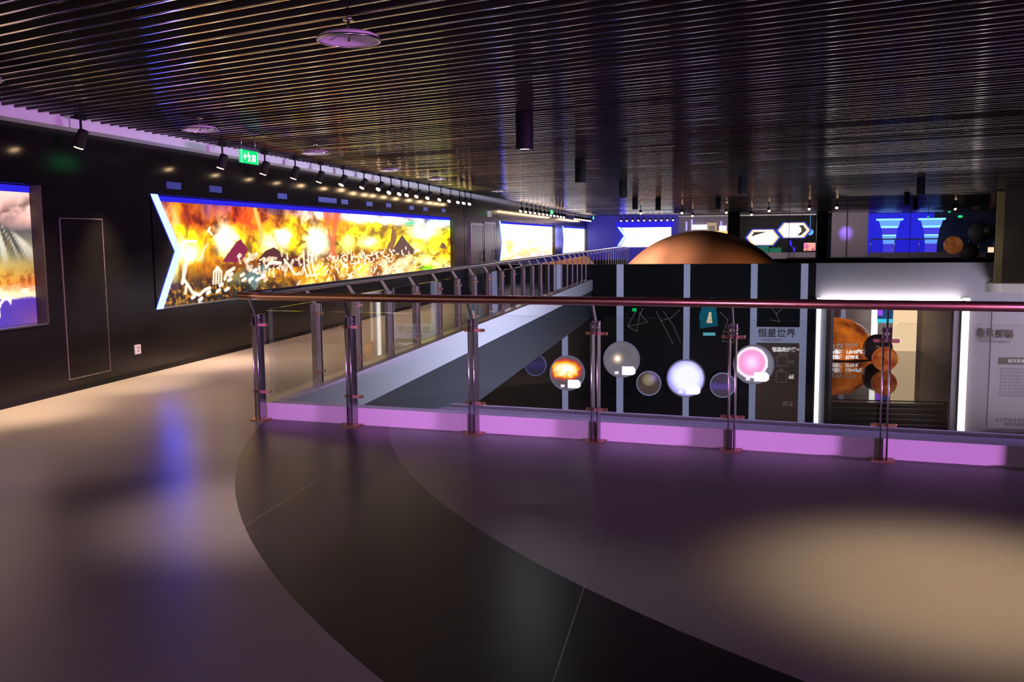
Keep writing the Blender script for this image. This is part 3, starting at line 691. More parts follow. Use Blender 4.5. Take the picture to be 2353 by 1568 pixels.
# ================================================================== RAILINGS
def post_parts():
    # local frame: x along the railing, -y towards the walkway, z up
    b = bmesh.new()
    for s in (-1, 1):
        x = s * .022
        box(b, x - .005, x + .005, -.045, .045, .012, .925)
        cyl(b, (x, -.045, .012), (x, -.045, .925), .0055, n=6)
    plates = mesh_of('post', b, M['steel'])
    b = bmesh.new()
    for z in (.86, .90): cyl(b, (-.034, 0, z), (.034, 0, z), .010, n=10)
    cyl(b, (-.034, -.02, .915), (.034, -.02, .915), .007, n=8)
    bolts = mesh_of('bolt', b, M['steel'])
    b = bmesh.new(); box(b, -.075, .075, -.06, .06, 0, .012); bmesh.ops.bevel(b, geom=b.edges[:], offset=.003, segments=1); base = mesh_of('base_plate', b, M['rail'])
    b = bmesh.new()
    # raked blade from between the plates up to the handrail
    pts = [(-.03, .83), (.03, .83), (.01, .935), (-.085, 1.075), (-.115, 1.065), (-.03, .92)]
    A = [b.verts.new((-.006, y, z)) for y, z in pts]; B = [b.verts.new((.006, y, z)) for y, z in pts]
    b.faces.new(A); b.faces.new(B[::-1])
    for i in range(6): b.faces.new((A[i], A[(i + 1) % 6], B[(i + 1) % 6], B[i]))
    brk = mesh_of('bracket', b, M['steel'])
    b = bmesh.new()
    box(b, -.085, .085, -.004, .020, -.012, .012)
    bmesh.ops.bevel(b, geom=[e for e in b.edges if abs(e.verts[0].co.y - e.verts[1].co.y) > .01], offset=.008, segments=2)
    for s in (-1, 1): cyl(b, (s * .073, -.008, 0), (s * .073, .024, 0), .012, n=12)
    cl = mesh_of('glass_clamp', b, M['rail'])
    return plates, bolts, base, brk, cl
PP = post_parts()
def add_post(parent, p, ang):
    o = obj('post', PP[0], None, parent, (p[0], p[1], 0), ang)
    obj('base_plate', PP[2], None, o); obj('bracket', PP[3], None, o); obj('bolt', PP[1], None, o)
    for z in (.245, .83): obj('glass_clamp', PP[4], None, o, (0, .022, z))
    return o
def handrail(parent, pts, r, m):
    b = bmesh.new(); prev = None; rings_ = []
    n = 20
    for i, p in enumerate(pts):
        p = Vector(p); d0 = (Vector(pts[min(i + 1, len(pts) - 1)]) - Vector(pts[max(i - 1, 0)])).normalized()
        side = d0.cross(Vector((0, 0, 1))).normalized(); k = 1.0
        if 0 < i < len(pts) - 1:
            a_, c_ = (Vector(pts[i]) - Vector(pts[i - 1])).normalized(), (Vector(pts[i + 1]) - Vector(pts[i])).normalized()
            k = 1 / max(.3, math.sqrt((1 + a_.dot(c_)) / 2))
        rings_.append([b.verts.new(p + side * (math.cos(2 * PI * j / n) * r * k) + Vector((0, 0, math.sin(2 * PI * j / n) * r))) for j in range(n)])
    for a_, c_ in zip(rings_, rings_[1:]):
        for j in range(n):
            f = b.faces.new((a_[j], a_[(j + 1) % n], c_[(j + 1) % n], c_[j])); f.smooth = True
    b.faces.new(rings_[0][::-1]); b.faces.new(rings_[-1])
    return obj('handrail', b, m, parent)
def pane(parent, p0, p1, z0, z1, chamfer=0.035):
    """glass panel with nipped upper corners, 12 mm thick, standing between two posts"""
    p0, p1 = Vector(p0), Vector(p1); L = (p1 - p0).length; d_ = (p1 - p0).normalized(); n_ = Vector((-d_.y, d_.x, 0)) * .005
    b = bmesh.new(); c = min(chamfer, L / 4)
    pts = [(0, z0), (L, z0), (L, z1 - c), (L - c, z1), (c, z1), (0, z1 - c)]
    A = [b.verts.new(p0 + d_ * x + n_ + Vector((0, 0, z))) for x, z in pts]; B = [b.verts.new(p0 + d_ * x - n_ + Vector((0, 0, z))) for x, z in pts]
    b.faces.new(A); b.faces.new(B[::-1])
    for i in range(6): b.faces.new((A[i], A[(i + 1) % 6], B[(i + 1) % 6], B[i]))
    return obj('glass_panel', b, M['glass'], parent)
# front railing
fr_s = [0.0, .905, 2.005, 3.005, 4.02, 5.045, 6.06, 7.07, 8.08, 9.1]
ft = thing('glass_railing', 'near glass railing with bronze handrail and steel posts crossing the picture', 'railing', (0, 0, 0))
for i, s in enumerate(fr_s):
    add_post(ft, fr(s), FRA)
for s0, s1 in zip(fr_s, fr_s[1:]):
    pane(ft, fr(s0 + .045, .022), fr(s1 - .045, .022), .175, .955)
cr_ = Vector((-3.885, 7.44, 1.085))
hr_end = fr(9.9, -.115, 1.085)
handrail(ft, [cr_, fr(.15, -.115, 1.085), hr_end], .033, M['rail'])
# left railing along the walkway (local -y faces the walkway => heading -pi/2)
lt = thing('glass_railing', 'long glass railing with steel posts receding along the walkway by the left wall', 'railing', (0, 0, 0))
ly = [8.72 + 1.115 * k for k in range(38)]
for y in ly: add_post(lt, (RX, y), -PI / 2)
for y0, y1 in zip([7.56] + ly, ly): pane(lt, (RX + .022, y0 + .045, 0), (RX + .022, y1 - .045, 0), .175, .955)
handrail(lt, [(-3.868, 7.50, 1.085), (-3.853, 8.2, 1.085), (-3.85, 50.2, 1.085)], .031, M['steel'])
# curbs
def front_curb():
    b = bmesh.new(); a0, a1 = fr(.03, .055), fr(26, .055); b0, b1 = fr(.03, .17), fr(26, .17)
    prism(b, [a0.xy[:], a1.xy[:], b1.xy[:], (RX + .17, b0.y)], 0.0, .145); return b
struct(obj('trim_6', front_curb(), M['curb']))
struct(BX('trim_7', RX + .045, RX + .16, 7.60, 31.77, -.235, .14, M['curb']))
struct(BX('trim_8', RX + .02, RX + .13, 7.6, 31.77, -1.15, -.22, mat('dark slab side', (.035, .040, .05), .5, noise=.1)))
struct(BX('trim_9', RX + .045, RX + .16, 31.9, 50.2, -.235, .14, M['dark_grey']))
# ledge beyond the near curb
b = bmesh.new()
q0, q1 = fr(1.22, .165), fr(26, .165); r0, r1 = fr(1.30, .70), fr(26, .70)
prism(b, [q0.xy[:], q1.xy[:], r1.xy[:], (r0.x + .22, r0.y), (r0.x - .02, r0.y - .25)], -.20, .075)
struct(obj('trim_10', b, M['grey']))
b = bmesh.new(); prism(b, [fr(1.50, .68).xy[:], fr(26, .68).xy[:], fr(26, .72).xy[:], fr(1.50, .72).xy[:]], -.2, .10); struct(obj('trim_11', b, M['white']))

# ================================================================== LOWER LEVEL: partition wall, pillars, discs, portal
PY = 31.77
def PX(s): return s - 3.827
pw = struct(BX('wall_partition', -12, PX(7.50), PY, PY + .25, -5.2, .65, mat('black exhibit wall', (0.0025, 0.0022, 0.0022), 0.5, spec=.15, noise=.6, nscale=1.2)))
nebula = None
struct(BX('wall_lower_left', -12.2, -12, 8, 33, -5.2, -1.1, M['brown']))
# pale pillars
M['pillar'] = mat('pale lilac pillar', (0.46, 0.46, 0.56), 0.45, emit=(.35, .38, .62), es=.32, noise=.04)  # emission stands in for the light falling on the pale strips
for k, (s0, s1) in enumerate([(-.80, -.60), (1.07, 1.30), (3.30, 3.51), (5.47, 5.68), (7.05, 7.27)]):
    o = tag(BX('wall_strip', PX(s0), PX(s1), PY - .08, PY, -5.2, .648, M['pillar']), ['pale vertical strip on the black wall behind the fiery disc', 'pale vertical strip behind the glinting star disc', 'pale vertical strip behind the white glowing disc', 'pale vertical strip behind the pink disc', 'pale vertical strip at the right end of the black wall'][k], 'wall strip', 'pale strips on the black exhibit wall')
# title board between the last two strips
tb = thing('title_board', 'pale title board with large Chinese characters above the pink disc', 'sign', (PX(6.37), PY - .05, -1.95))
b = bmesh.new(); box(b, -.69, .69, -.03, .05, 0, .52); obj('board', b, M['pillar'], tb)
text('lettering', '恒星世界', .30, (-.05, -.045, .31), mat('tan letters', (.16, .12, .11), .5), tb, bold=.006)
text('lettering', 'FIXED STARS', .11, (-.18, -.045, .09), mat('tan small letters', (.2, .15, .14), .5), tb)
gb = thing('graphic_panel', 'dark brown graphic panel with white headings beside the pink disc', 'sign', (PX(6.37), PY - .03, -4.7))
b = bmesh.new(); box(b, -.69, .69, 0, .03, 0, 2.75); obj('board', b, mat('brown graphic board', (.055, .028, .014), .5, noise=.8, nscale=1.5, emit=(.05, .022, .008), es=.35), gb)
PW = mat('lit white lettering', (.6, .6, .6), .5, emit=(.75, .72, .72), es=.7); PG = mat('faint grey lines', (.2, .17, .15), .5, emit=(.16, .12, .10), es=.7)
text('lettering', '恒星的分类', .155, (.20, -.012, 2.52), PW, gb, bold=.008)
b = bmesh.new(); A = [b.verts.new(p) for p in ((.60, -.012, 2.56), (.68, -.012, 2.56), (.64, -.012, 2.49))]; b.faces.new(A); obj('arrow_mark', b, PW, gb)
def frame_lines(x0, x1, z0, z1):
    b = bmesh.new(); t_ = .012
    box(b, x0, x1, -.014, -.004, z0, z0 + t_); box(b, x0, x1, -.014, -.004, z1 - t_, z1); box(b, x0, x0 + t_, -.014, -.004, z0 + t_, z1 - t_); box(b, x1 - t_, x1, -.014, -.004, z0 + t_, z1 - t_)
    return obj('diagram_frame', b, PG, gb)
frame_lines(-.02, .33, 1.98, 2.32); frame_lines(-.04, .30, 1.44, 1.80)
text('lettering', '恒星 光谱', .07, (.16, -.012, 2.38), PG, gb); text('lettering', '亮度', .07, (.12, -.012, 1.85), PG, gb); text('lettering', '温度', .08, (.44, -.012, 2.12), PG, gb)
b = bmesh.new()
for i, h in enumerate((.10, .14, .09, .15)): box(b, .37 + i * .04, .40 + i * .04, -.014, -.004, 1.56, 1.56 + h)
obj('bar_chart', b, PW, gb)
text('lettering', '恒星一生\n主序 巨星', .08, (.35, -.012, .72), PG, gb)
# discs
def disc(x, z, r, kind, label):
    t = thing('exhibit_disc', label, 'display disc', (PX(x), PY - .09, z), 0, 'round discs on the black exhibit wall')
    n = 48
    b = bmesh.new()
    for (ra, rb_, y0, y1) in ((r * .93, r, -.10, 0.02),):
        A = []; 
        for rr, yy in ((ra, y0), (rb_, y0), (rb_, y1), (ra, y1)):
            A.append([b.verts.new((rr * math.cos(2 * PI * i / n), yy, rr * math.sin(2 * PI * i / n))) for i in range(n)])
        for k in range(4):
            for i in range(n):
                f = b.faces.new((A[k][i], A[k][(i + 1) % n], A[(k + 1) % 4][(i + 1) % n], A[(k + 1) % 4][i])); f.smooth = (k in (1, 3))
    rimm = {'ring': M['pillar'], 'ring2': M['pillar'], 'blue': mat('dim ring', (.1, .1, .2), .4, emit=(.12, .12, .3), es=.5)}.get(kind, mat('grey violet rim', (.22, .2, .26), .4, emit=(.16, .15, .22), es=.6))
    obj('rim', b, rimm, t)
    # picture face on a polar grid
    nr, na = 26, 64
    rr = np.linspace(0.001, r * .94, nr)[:, None] * np.ones((1, na + 1)); th = np.linspace(0, 2 * PI, na + 1)[None, :] * np.ones((nr, 1))
    X, Z = rr * np.cos(th), rr * np.sin(th); u, v = X / r, Z / r; q_ = np.hypot(u, v)
    nse = fbm(u * 3 + 9, v * 3 + x, 61, 4)
    if kind == 'fire':
        d_ = np.hypot(u * .95 + .08, (v - .22 + .25 * (nse - .5)) * 1.75); f = np.clip(1.25 - d_ * 1.15 + .9 * (nse - .5), 0, 1.4)[..., None]
        img = np.array([.10, .08, .10]) * (1 - np.clip(f * 2, 0, 1)) + np.clip(np.concatenate([f * 2.3, (f - .28) * 2.0, (f - .58) * 2.6], -1), 0, 2)
    elif kind == 'star':
        d_ = np.hypot(u + .22, v - .05); img = np.array([.16, .14, .17]) + np.array([1.2, .8, .45]) * np.exp(-(d_ / .20) ** 2)[..., None] + np.array([1.6, 1.5, 1.3]) * np.exp(-(d_ / .09) ** 2)[..., None] + .06 * (nse - .5)[..., None]
    elif kind == 'white':
        d_ = np.hypot(u - .05, v - .05); k_ = np.clip(1.25 - (d_ / .85) ** 3 + .35 * (nse - .5), 0, 1)[..., None]; img = np.array([.42, .36, 1.15]) * (1 - k_) + np.array([1.1, 1.08, 1.4]) * k_
    elif kind == 'pink':
        d_ = np.hypot(u + .10, v - .1); img = np.array([1.0, .33, .70]) * np.clip(1.0 + .5 * np.exp(-(d_ / .35) ** 2), 0, 2)[..., None] + np.array([.1, .35, .25]) * np.exp(-(d_ / .3) ** 2)[..., None]
        e = np.exp(-((d_ - .74) / .08) ** 2)[..., None]; img = img + e * np.array([.35, .75, .5]); img = np.where((d_ > .80)[..., None], np.array([.17, .16, .2]), img)
    elif kind == 'ring2':
        img = np.array([.045, .025, .05]) + np.array([.04, .02, .22]) * np.exp(-((v + .1) / .25) ** 2)[..., None] * (.4 + nse)[..., None]
    elif kind == 'ring':
        d_ = np.hypot(u - .0, v - .3); img = np.array([.07, .045, .04]) + np.clip(1 - d_ / .55, 0, 1)[..., None] ** .5 * np.array([.25, .22, .10]) + np.array([.10, .06, .3]) * np.exp(-((u - .4) ** 2 + (v - .5) ** 2) / .1)[..., None]
    else:
        img = np.array([.010, .008, .035]) * (.6 + nse)[..., None] + np.array([.01, .006, .06]) * np.exp(-(v - .0) ** 2 / .1)[..., None]
    grid_picture('picture_face', X, np.full(X.shape, -.06), Z, img, SMD, t)
    if kind in ('fire', 'star', 'white', 'pink'):
        b = bmesh.new(); pts = [(-.06, -.84), (.52, -.84), (.66, -.74), (.66, -.52), (.54, -.38), (-.06, -.38)]
        A = [b.verts.new((p * r + .06, -.115, q2 * r)) for p, q2 in pts]; B = [b.verts.new((p * r + .06, -.06, q2 * r)) for p, q2 in pts]
        b.faces.new(A); b.faces.new(B[::-1])
        for i in range(6): b.faces.new((A[i], A[(i + 1) % 6], B[(i + 1) % 6], B[i]))
        obj('caption_screen', b, emat('caption', (1.6, 1.35, 1.8), 1), t)
        b = bmesh.new(); box(b, -.36 * r, -.16 * r, -.10, -.06, -.80 * r, -.66 * r); obj('caption_tab', b, emat('caption tab', (1.2, 1, 1.3), 1), t)
SMD = screen_mat('disc picture', 1.0)
disc(-1.72, -2.81, .38, 'blue', 'dim blue outlined disc half hidden under the walkway slab')
disc(-.61, -3.07, .61, 'fire', 'disc showing a white and orange fiery burst')
disc(1.25, -2.57, .62, 'star', 'grey disc with a small glinting star at its centre')
disc(2.17, -3.37, .42, 'ring', 'small pale-ringed disc between the star disc and the white disc')
disc(3.40, -3.17, .64, 'white', 'glowing bluish white disc')
disc(4.61, -3.38, .42, 'ring2', 'small pale-ringed dark violet disc left of the pink disc')
disc(5.60, -2.67, .66, 'pink', 'disc showing a pink sphere with white edge')
# constellation line figures on the wall
Lm = mat('faint star lines', (.15, .13, .12), .5, emit=(.13, .11, .10), es=.7)
def lines(pts_list, label):
    b = bmesh.new()
    for pts in pts_list:
        for p, q_ in zip(pts, pts[1:]): cyl(b, (PX(p[0]), PY - .03, p[1]), (PX(q_[0]), PY - .03, q_[1]), .009, n=4)
        for p in pts: cyl(b, (PX(p[0]), PY - .04, p[1]), (PX(p[0]), PY - .002, p[1]), .018, n=8)
    tag(obj('constellation_drawing', b, Lm), label, 'wall drawing', 'constellation drawings')
lines([[(1.7, -.95), (1.45, -1.45), (2.1, -1.3), (1.85, -1.0)], [(1.45, -1.45), (1.75, -1.62), (1.85, -1.05), (1.95, -.85)]], 'thin triangular constellation drawing right of the second strip')
lines([[(2.4, -.95), (2.75, -1.6), (2.95, -2.0)], [(2.65, -.95), (3.0, -1.45), (3.2, -1.95)], [(2.55, -1.25), (2.9, -1.15), (3.15, -.9)]], 'thin branching constellation drawing left of the third strip')
lines([[(4.5, -.95), (4.75, -1.2), (4.62, -1.6), (4.95, -1.6)], [(4.62, -1.6), (4.6, -1.92), (4.95, -1.95), (5.1, -1.5)]], 'thin looping constellation drawing right of the teal hologram')
lines([[(6.1, -.75), (6.3, -1.0), (6.5, -.8)], [(6.3, -1.0), (6.4, -1.25), (6.15, -1.2)]], 'thin forked constellation drawing above the title board')
o = tag(BX('indicator_light', PX(1.60), PX(1.74), PY - .09, PY - .05, -.93, -.83, emat('green indicator', (.0, .45, .10), 1)), 'small green indicator light on the black exhibit wall', 'light')
# teal hologram display
ht = thing('hologram_display', 'teal arched light display with a pale figure on the black wall', 'display', (PX(4.15), PY - .06, -1.75))
b = bmesh.new(); pts = [(-.30, .25), (-.33, .7), (-.22, 1.05), (0, 1.28), (.14, 1.30), (.20, 1.1), (.24, .8), (.28, .35)]
A = [b.verts.new((x, 0, z)) for x, z in pts]; B = [b.verts.new((x, .05, z)) for x, z in pts]; b.faces.new(A); b.faces.new(B[::-1])
for i in range(8): b.faces.new((A[i], A[(i + 1) % 8], B[(i + 1) % 8], B[i]))
obj('arch', b, emat('teal glow', (.005, .07, .11), 1), ht)
b = bmesh.new(); cyl(b, (.05, -.02, 1.15), (.05, -.06, 1.15), .09, n=20); obj('top_glow', b, emat('cyan glow', (.02, .35, .6), 1), ht)
b = bmesh.new(); sphere(b, (.02, -.04, .76), .05, 14, 10); cyl(b, (0, -.04, .45), (.02, -.04, .74), .10, .04, n=14); obj('figure', b, emat('pale figure', (.6, .5, .35), .9), ht)
b = bmesh.new(); box(b, -.2, .2, -.04, 0, .02, .12); obj('base_light', b, emat('cyan base', (.10, .35, .45), 1), ht)

# portal
blackcol = struct(BX('trim_12', PX(7.28), PX(7.52), PY - .02, PY + .3, -5.2, .65, M['black']))
P0x, P1x, PT = PX(7.88), PX(11.74), -.62
M['upper_wall'] = mat('lilac grey upper wall', (.36, .34, .42), .5, noise=.04)
struct(BX('wall_portal', PX(7.52), PX(13.05) + 0, PY, PY + .3, PT, .66, M['upper_wall']))
struct(BX('wall_portal', PX(7.52), P0x, PY, PY + .3, -5.2, PT, mat('blue white jamb', (.5, .52, .68), .4)))
struct(BX('wall_portal', P1x, PX(16.5), PY, PY + .3, -5.2, PT, mat('lilac white wall', (.34, .29, .35), .5, noise=.04)))
struct(BX('wall_portal', PX(13.05), PX(16.5), PY, PY + .3, PT, .66, M['upper_wall']))
def strip_light(name, x0, x1, y0, y1, z0, z1, label):
    t = thing(name, label, 'light strip', ((x0 + x1) / 2, y1, z0), 0, 'portal light strips')
    b = bmesh.new(); box(b, x0 - (x0 + x1) / 2, x1 - (x0 + x1) / 2, y0 - y1, 0, 0, z1 - z0); obj('diffuser', b, M['led_white'] if z1 - z0 > 1 else M['led_wash'], t)
    if z1 - z0 > 1:
        b = bmesh.new(); box(b, x0 - .03 - (x0 + x1) / 2, x0 - .005 - (x0 + x1) / 2, y0 - y1 - .01, 0, 0, z1 - z0); obj('housing', b, M['dark_grey'], t)  # side plate added to keep the strip's glare off the railing glass
    if z1 - z0 > 1:
        b = bmesh.new(); box(b, x0 - .02 - (x0 + x1) / 2, x1 + .02 - (x0 + x1) / 2, y0 - y1 - .01, 0, -.22, 0); obj('foot', b, M['grey'], t)
    return t
strip_light('light_strip', PX(7.56), PX(7.69), PY - .08, PY - .01, -4.7, -.46, 'tall white light strip on the left side of the portal')
strip_light('light_strip', PX(11.95), PX(12.17), PY - .12, PY - .01, -4.9, -.46, 'broad white light strip on the right side of the portal')
strip_light('light_strip', PX(7.70), PX(11.94), PY - .22, PY - .06, -.53, -.50, 'horizontal white light strip over the portal washing the wall above')
struct(BX('trim_13', PX(7.56), PX(12.0), PY - .26, PY, -.62, -.53, M['dark_grey']))
# lettering on the right wall
rw = thing('wall_lettering', 'dark Chinese title lettering with small caption right of the portal', 'sign', (PX(12.95), PY - .01, -1.65))
text('lettering', '星系探秘', .27, (0, -.09, .04), M['print'], rw, bold=.006); text('lettering', 'DEEP INTO GALAXY', .10, (0, -.09, -.19), mat('grey letters', (.2, .17, .2), .5), rw)
rp = thing('text_panel', 'pale text panel with brown heading bar right of the portal', 'sign', (PX(14.0), PY - .06, -4.85))
b = bmesh.new(); box(b, -1.15, 1.3, 0, .02, 0.25, 4.0); obj('board', b, mat('pale text board', (.38, .33, .38), .5, noise=.03), rp)
b = bmesh.new(); box(b, -.92, 1.0, -.012, 0, 2.30, 2.52); obj('heading_bar', b, M['print'], rp)
text('lettering', '银河系概览 MILKY WAY', .13, (.05, -.016, 2.41), M['printw'], rp)
gl = mat('small grey text', (.30, .26, .30), .5)
for i in range(9): text('lettering', '银河系是由恒星和星际物质组成的天体系统', .085, (-.05, -.006, 2.15 - i * .105), gl, rp)
text('lettering', '天文学家发现银河系\n旋转的星盘', .13, (-.35, -.006, .45), M['print'], rp)
# curved white plinth at the right edge, lower level
b = bmesh.new(); n = 24; pts = [(PX(12.75) + 1.2 - 1.2 * math.cos(PI / 2 * i / n), PY - .4 - 1.2 * math.sin(PI / 2 * i / n)) for i in range(n + 1)] + [(PX(19), PY - 1.6), (PX(19), PY - .4)]
prism(b, pts, -5.2, -4.72); tag(obj('curved_plinth', b, M['white']), 'low white curved plinth at the foot of the right lettered wall', 'plinth')
# stairs (seven steps rising through the portal)
st = thing('staircase', 'dark polished staircase rising through the bright portal', 'stairs', (PX(9.8), 32.4, -5.2))
for k in range(7):
    z1 = .12 + .13 * k; y0 = .05 + .3 * k
    b = bmesh.new(); box(b, -1.45, 2.4, y0, y0 + .32, 0, z1); obj('step', b, mat('step stone', (.045, .038, .032), .14, noise=.3) if k == 0 else bpy.data.materials['step stone'], st)
    b = bmesh.new(); box(b, -1.45, 2.4, y0 - .004, y0 + .02, z1 - .03, z1 + .004); obj('nosing', b, mat('step nosing', (.30, .28, .25), .3) if k == 0 else bpy.data.materials['step nosing'], st)
struct(BX('floor', 4.45, 22, 34.80, 56, -4.45, -4.30, M['sheen']))
# inner room behind the portal
struct(BX('wall_inner', 4.45, 22, 52.0, 52.2, -4.4, -.2, M['grey']))
struct(BX('wall_inner', 4.35, 4.45, 33.0, 52, -5.2, -.2, M['grey']))
struct(BX('wall_inner', 10.9, 11.1, 36.0, 52, -4.4, -.2, mat('grey brown wall', (.20, .16, .16), .5)))
struct(BX('ceiling', 4.45, 22, 33.0, 49.9, -.2, 0, M['brown']))
area((7.0, 38.0, -.3), (7.0, 40, -4.3), (1, .85, .75), 60, 4, 4)
tag(BX('lit_wall_panel', 9.60, 10.72, 49.9, 50.0, -4.3, -1.4, M['cream']), 'tall cream lit wall panel seen through the portal', 'lit panel')
tag(BX('light_column', 8.75, 9.03, 50.9, 51.1, -4.3, -1.4, M['led_white']), 'bright white light column behind the giant sphere', 'light column')
vs = thing('video_screen', 'small violet and cyan video screen above the grey sphere in the portal', 'screen', (9.2, 50.0, -2.9))
b = bmesh.new(); box(b, -.36, .37, -.05, 0, .1, 1.2); obj('screen_face', b, emat('deep blue screen', (.02, .06, .16), 1), vs)
b = bmesh.new(); box(b, -.34, -.12, -.07, -.05, .4, 1.2); obj('violet_patch', b, emat('violet patch', (.35, .08, .9), 1), vs)
b = bmesh.new(); box(b, -.36, .37, -.07, -.05, .02, .22); obj('cyan_band', b, emat('cyan band', (.05, .6, .8), 1), vs)
for k, (x, wd) in enumerate(((6.55, .10), (7.35, .22))):
    b = bmesh.new(); A = [(x, 51.8), (x + wd, 51.8), (x + wd, 51.9), (x, 51.9)]; prism(b, A, -4.3, -.2)
    tag(obj('slim_column', b, M['pillar']), ['slim pale column above the giant sphere, left one', 'slim pale column above the giant sphere, right one'][k], 'column')
# giant sun sphere
def planet_mat(name, c0, c1, emit=.4, rough=.12, scale=1.6):
    m = bpy.data.materials.new(name); m.use_nodes = True; nt = m.node_tree; b = nt.nodes['Principled BSDF']
    tc = nt.nodes.new('ShaderNodeTexCoord'); n = nt.nodes.new('ShaderNodeTexNoise'); n.inputs['Scale'].default_value = scale; n.inputs['Detail'].default_value = 5
    nt.links.new(tc.outputs['Object'], n.inputs['Vector'])
    r_ = nt.nodes.new('ShaderNodeValToRGB'); r_.color_ramp.elements[0].position = .38; r_.color_ramp.elements[1].position = .72
    r_.color_ramp.elements[0].color = (*c0, 1); r_.color_ramp.elements[1].color = (*c1, 1)
    nt.links.new(n.outputs['Fac'], r_.inputs[0]); nt.links.new(r_.outputs[0], b.inputs['Base Color']); nt.links.new(r_.outputs[0], b.inputs['Emission Color'])
    b.inputs['Emission Strength'].default_value = emit; b.inputs['Roughness'].default_value = rough
    return m
sx, sy, sr, fz = 6.55, 47.4, 1.88, -4.30
sun = thing('giant_sphere', 'giant orange sun sphere with white printed figures inside the portal', 'sphere', (sx, sy, fz))
b = bmesh.new(); sphere(b, (0, 0, .0), sr, 48, 32, half=True); obj('shell', b, planet_mat('sun skin', (.16, .03, .008), (.95, .22, .02), .8, .12, 1.0), sun)
def wrap_text(s, size, x, z, m, bold=.012):
    me = text_mesh(s, size, 0.0, bold=bold)
    for v in me.vertices:
        X, Z = v.co.x + x, v.co.y + z
        v.co = (X, -math.sqrt(max(.01, (sr + .02) ** 2 - X * X - Z * Z)), Z)
    me.materials.clear(); me.materials.append(m); return obj('lettering', me, m, sun)
SW = emat('white print', (.95, .95, 1.0), 1)
wrap_text('太阳 恒星', .30, .1, .66, mat('pale print line', (.5, .35, .3), .5, emit=(.5, .35, .3), es=.5)); wrap_text('中心温度  1.5×10⁷K', .20, .1, .42, SW); wrap_text('表面温度  5770 K', .20, .0, .18, SW)
b = bmesh.new(); lathe(b, [(sr + .01, -.0), (sr + .05, .0), (sr + .05, .03), (sr + .01, .05)], 48); obj('base_ring', b, M['brown'], sun)
def ball(name, x, y, z, r, m, label, cat='sphere'):
    b = bmesh.new(); sphere(b, (0, 0, 0), r, 32, 20); o = obj(name, b, m, None, (x, y, z)); return tag(o, label, cat)
ball('small_sphere', 7.86, 42.4, fz + .53, .53, planet_mat('red planet', (.45, .06, .015), (.9, .28, .05), .45, .08, 3), 'glossy orange sphere standing on the mirror floor right of the giant one')
ball('small_sphere', 8.05, 45.2, fz + .66, .66, mat('grey gloss', (.20, .18, .24), .08, spec=.9), 'glossy grey sphere behind the orange sphere in the portal')

# ================================================================== DOME
dm = thing('planet_dome', 'big copper-coloured dome rising behind the black exhibit wall', 'dome', (0.05, 40.0, -5.2))
Rd = 4.05; zc = 1.80 - Rd
b = bmesh.new(); sphere(b, (0, 0, zc + 5.2), Rd, 72, 48); 
for f in b.faces: f.smooth = True
obj('shell', b, mat('matte copper shell', (.55, .23, .11), .5, noise=.3, nscale=1.1), dm)
b = bmesh.new(); cyl(b, (0, 0, 0), (0, 0, 1.0), 1.2, .8, n=32); obj('stand', b, M['dark_grey'], dm)
struct(BX('floor', -12, 24, 33.4, 50, -5.4, -5.2, M['dark_grey']))
spot((-3.3, 36.0, 2.6), (-2.9, 38.4, .3), (1.0, .86, .82), 1400, 70, 1.0, .1)
spot((-2.0, 35.4, 2.6), (-1.5, 37.5, .7), (1.0, .80, .72), 420, 70, 1.0, .1)
spot((2.6, 34.4, -.9), (1.6, 37.6, .5), (1, .62, .35), 420, 80, 1.0, .2)

# ================================================================== FAR HALL (X54: x at the end wall plane)
def FX(s): return s - 3.827
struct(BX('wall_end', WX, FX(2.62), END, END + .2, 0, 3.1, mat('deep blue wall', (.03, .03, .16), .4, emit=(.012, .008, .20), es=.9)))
esc = thing('end_screen', 'white and cyan wall screen with blue chevron light on the dark blue end wall', 'screen', (FX(.8), END, 1.1))
b = bmesh.new()
zz = np.linspace(1.0, 2.10, 24); Zg, Tg = np.meshgrid(zz, np.linspace(0, 1, 60), indexing='ij')
Lx = FX(-.62) + .32 * (1 - abs(Zg - 1.62) / .55); Xg = Lx + (FX(2.2) - Lx) * Tg
q2 = fbm(Tg * 9, Zg * 5, 90, 3)
img = np.array([1.4, 1.4, 1.4]) * np.ones(Tg.shape + (1,)) ; k_ = np.clip(1 - (Zg - 1.05) / .4 + (q2 - .5), 0, 1)[..., None]; img = img * (1 - k_ * np.array([.1, .35, .45])); k2 = (np.clip((Tg - .8) * 4, 0, 1) * np.clip((Zg - 1.4) * 2, 0, 1))[..., None]; img = img * (1 - k2 * np.array([.5, .2, 0]))
o = grid_picture('picture_panel', Xg - FX(.8), np.full(Xg.shape, -.05), Zg - 1.1, img, SM2, esc)
pr = [(FX(-.82), 2.14), (FX(-.46), 1.64), (FX(-.82), 1.08)]
for (xa, za), (xb, zb) in zip(pr, pr[1:]):
    q_ = [(xa, za), (xb, zb), (xb + .15, zb), (xa + .15, za)]; A = [b.verts.new((x - FX(.8), -.08, z - 1.1)) for x, z in q_]; B = [b.verts.new((x - FX(.8), 0, z - 1.1)) for x, z in q_]
    b.faces.new(A); b.faces.new(B[::-1])
    for i in range(4): b.faces.new((A[i], A[(i + 1) % 4], B[(i + 1) % 4], B[i]))
obj('chevron_light', b, M['led_blue'], esc)
b = bmesh.new(); box(b, FX(-.9) - FX(.8), FX(2.3) - FX(.8), -.06, 0, 2.12 - 1.1, 2.42 - 1.1); obj('header_light', b, M['glow_blue'], esc)
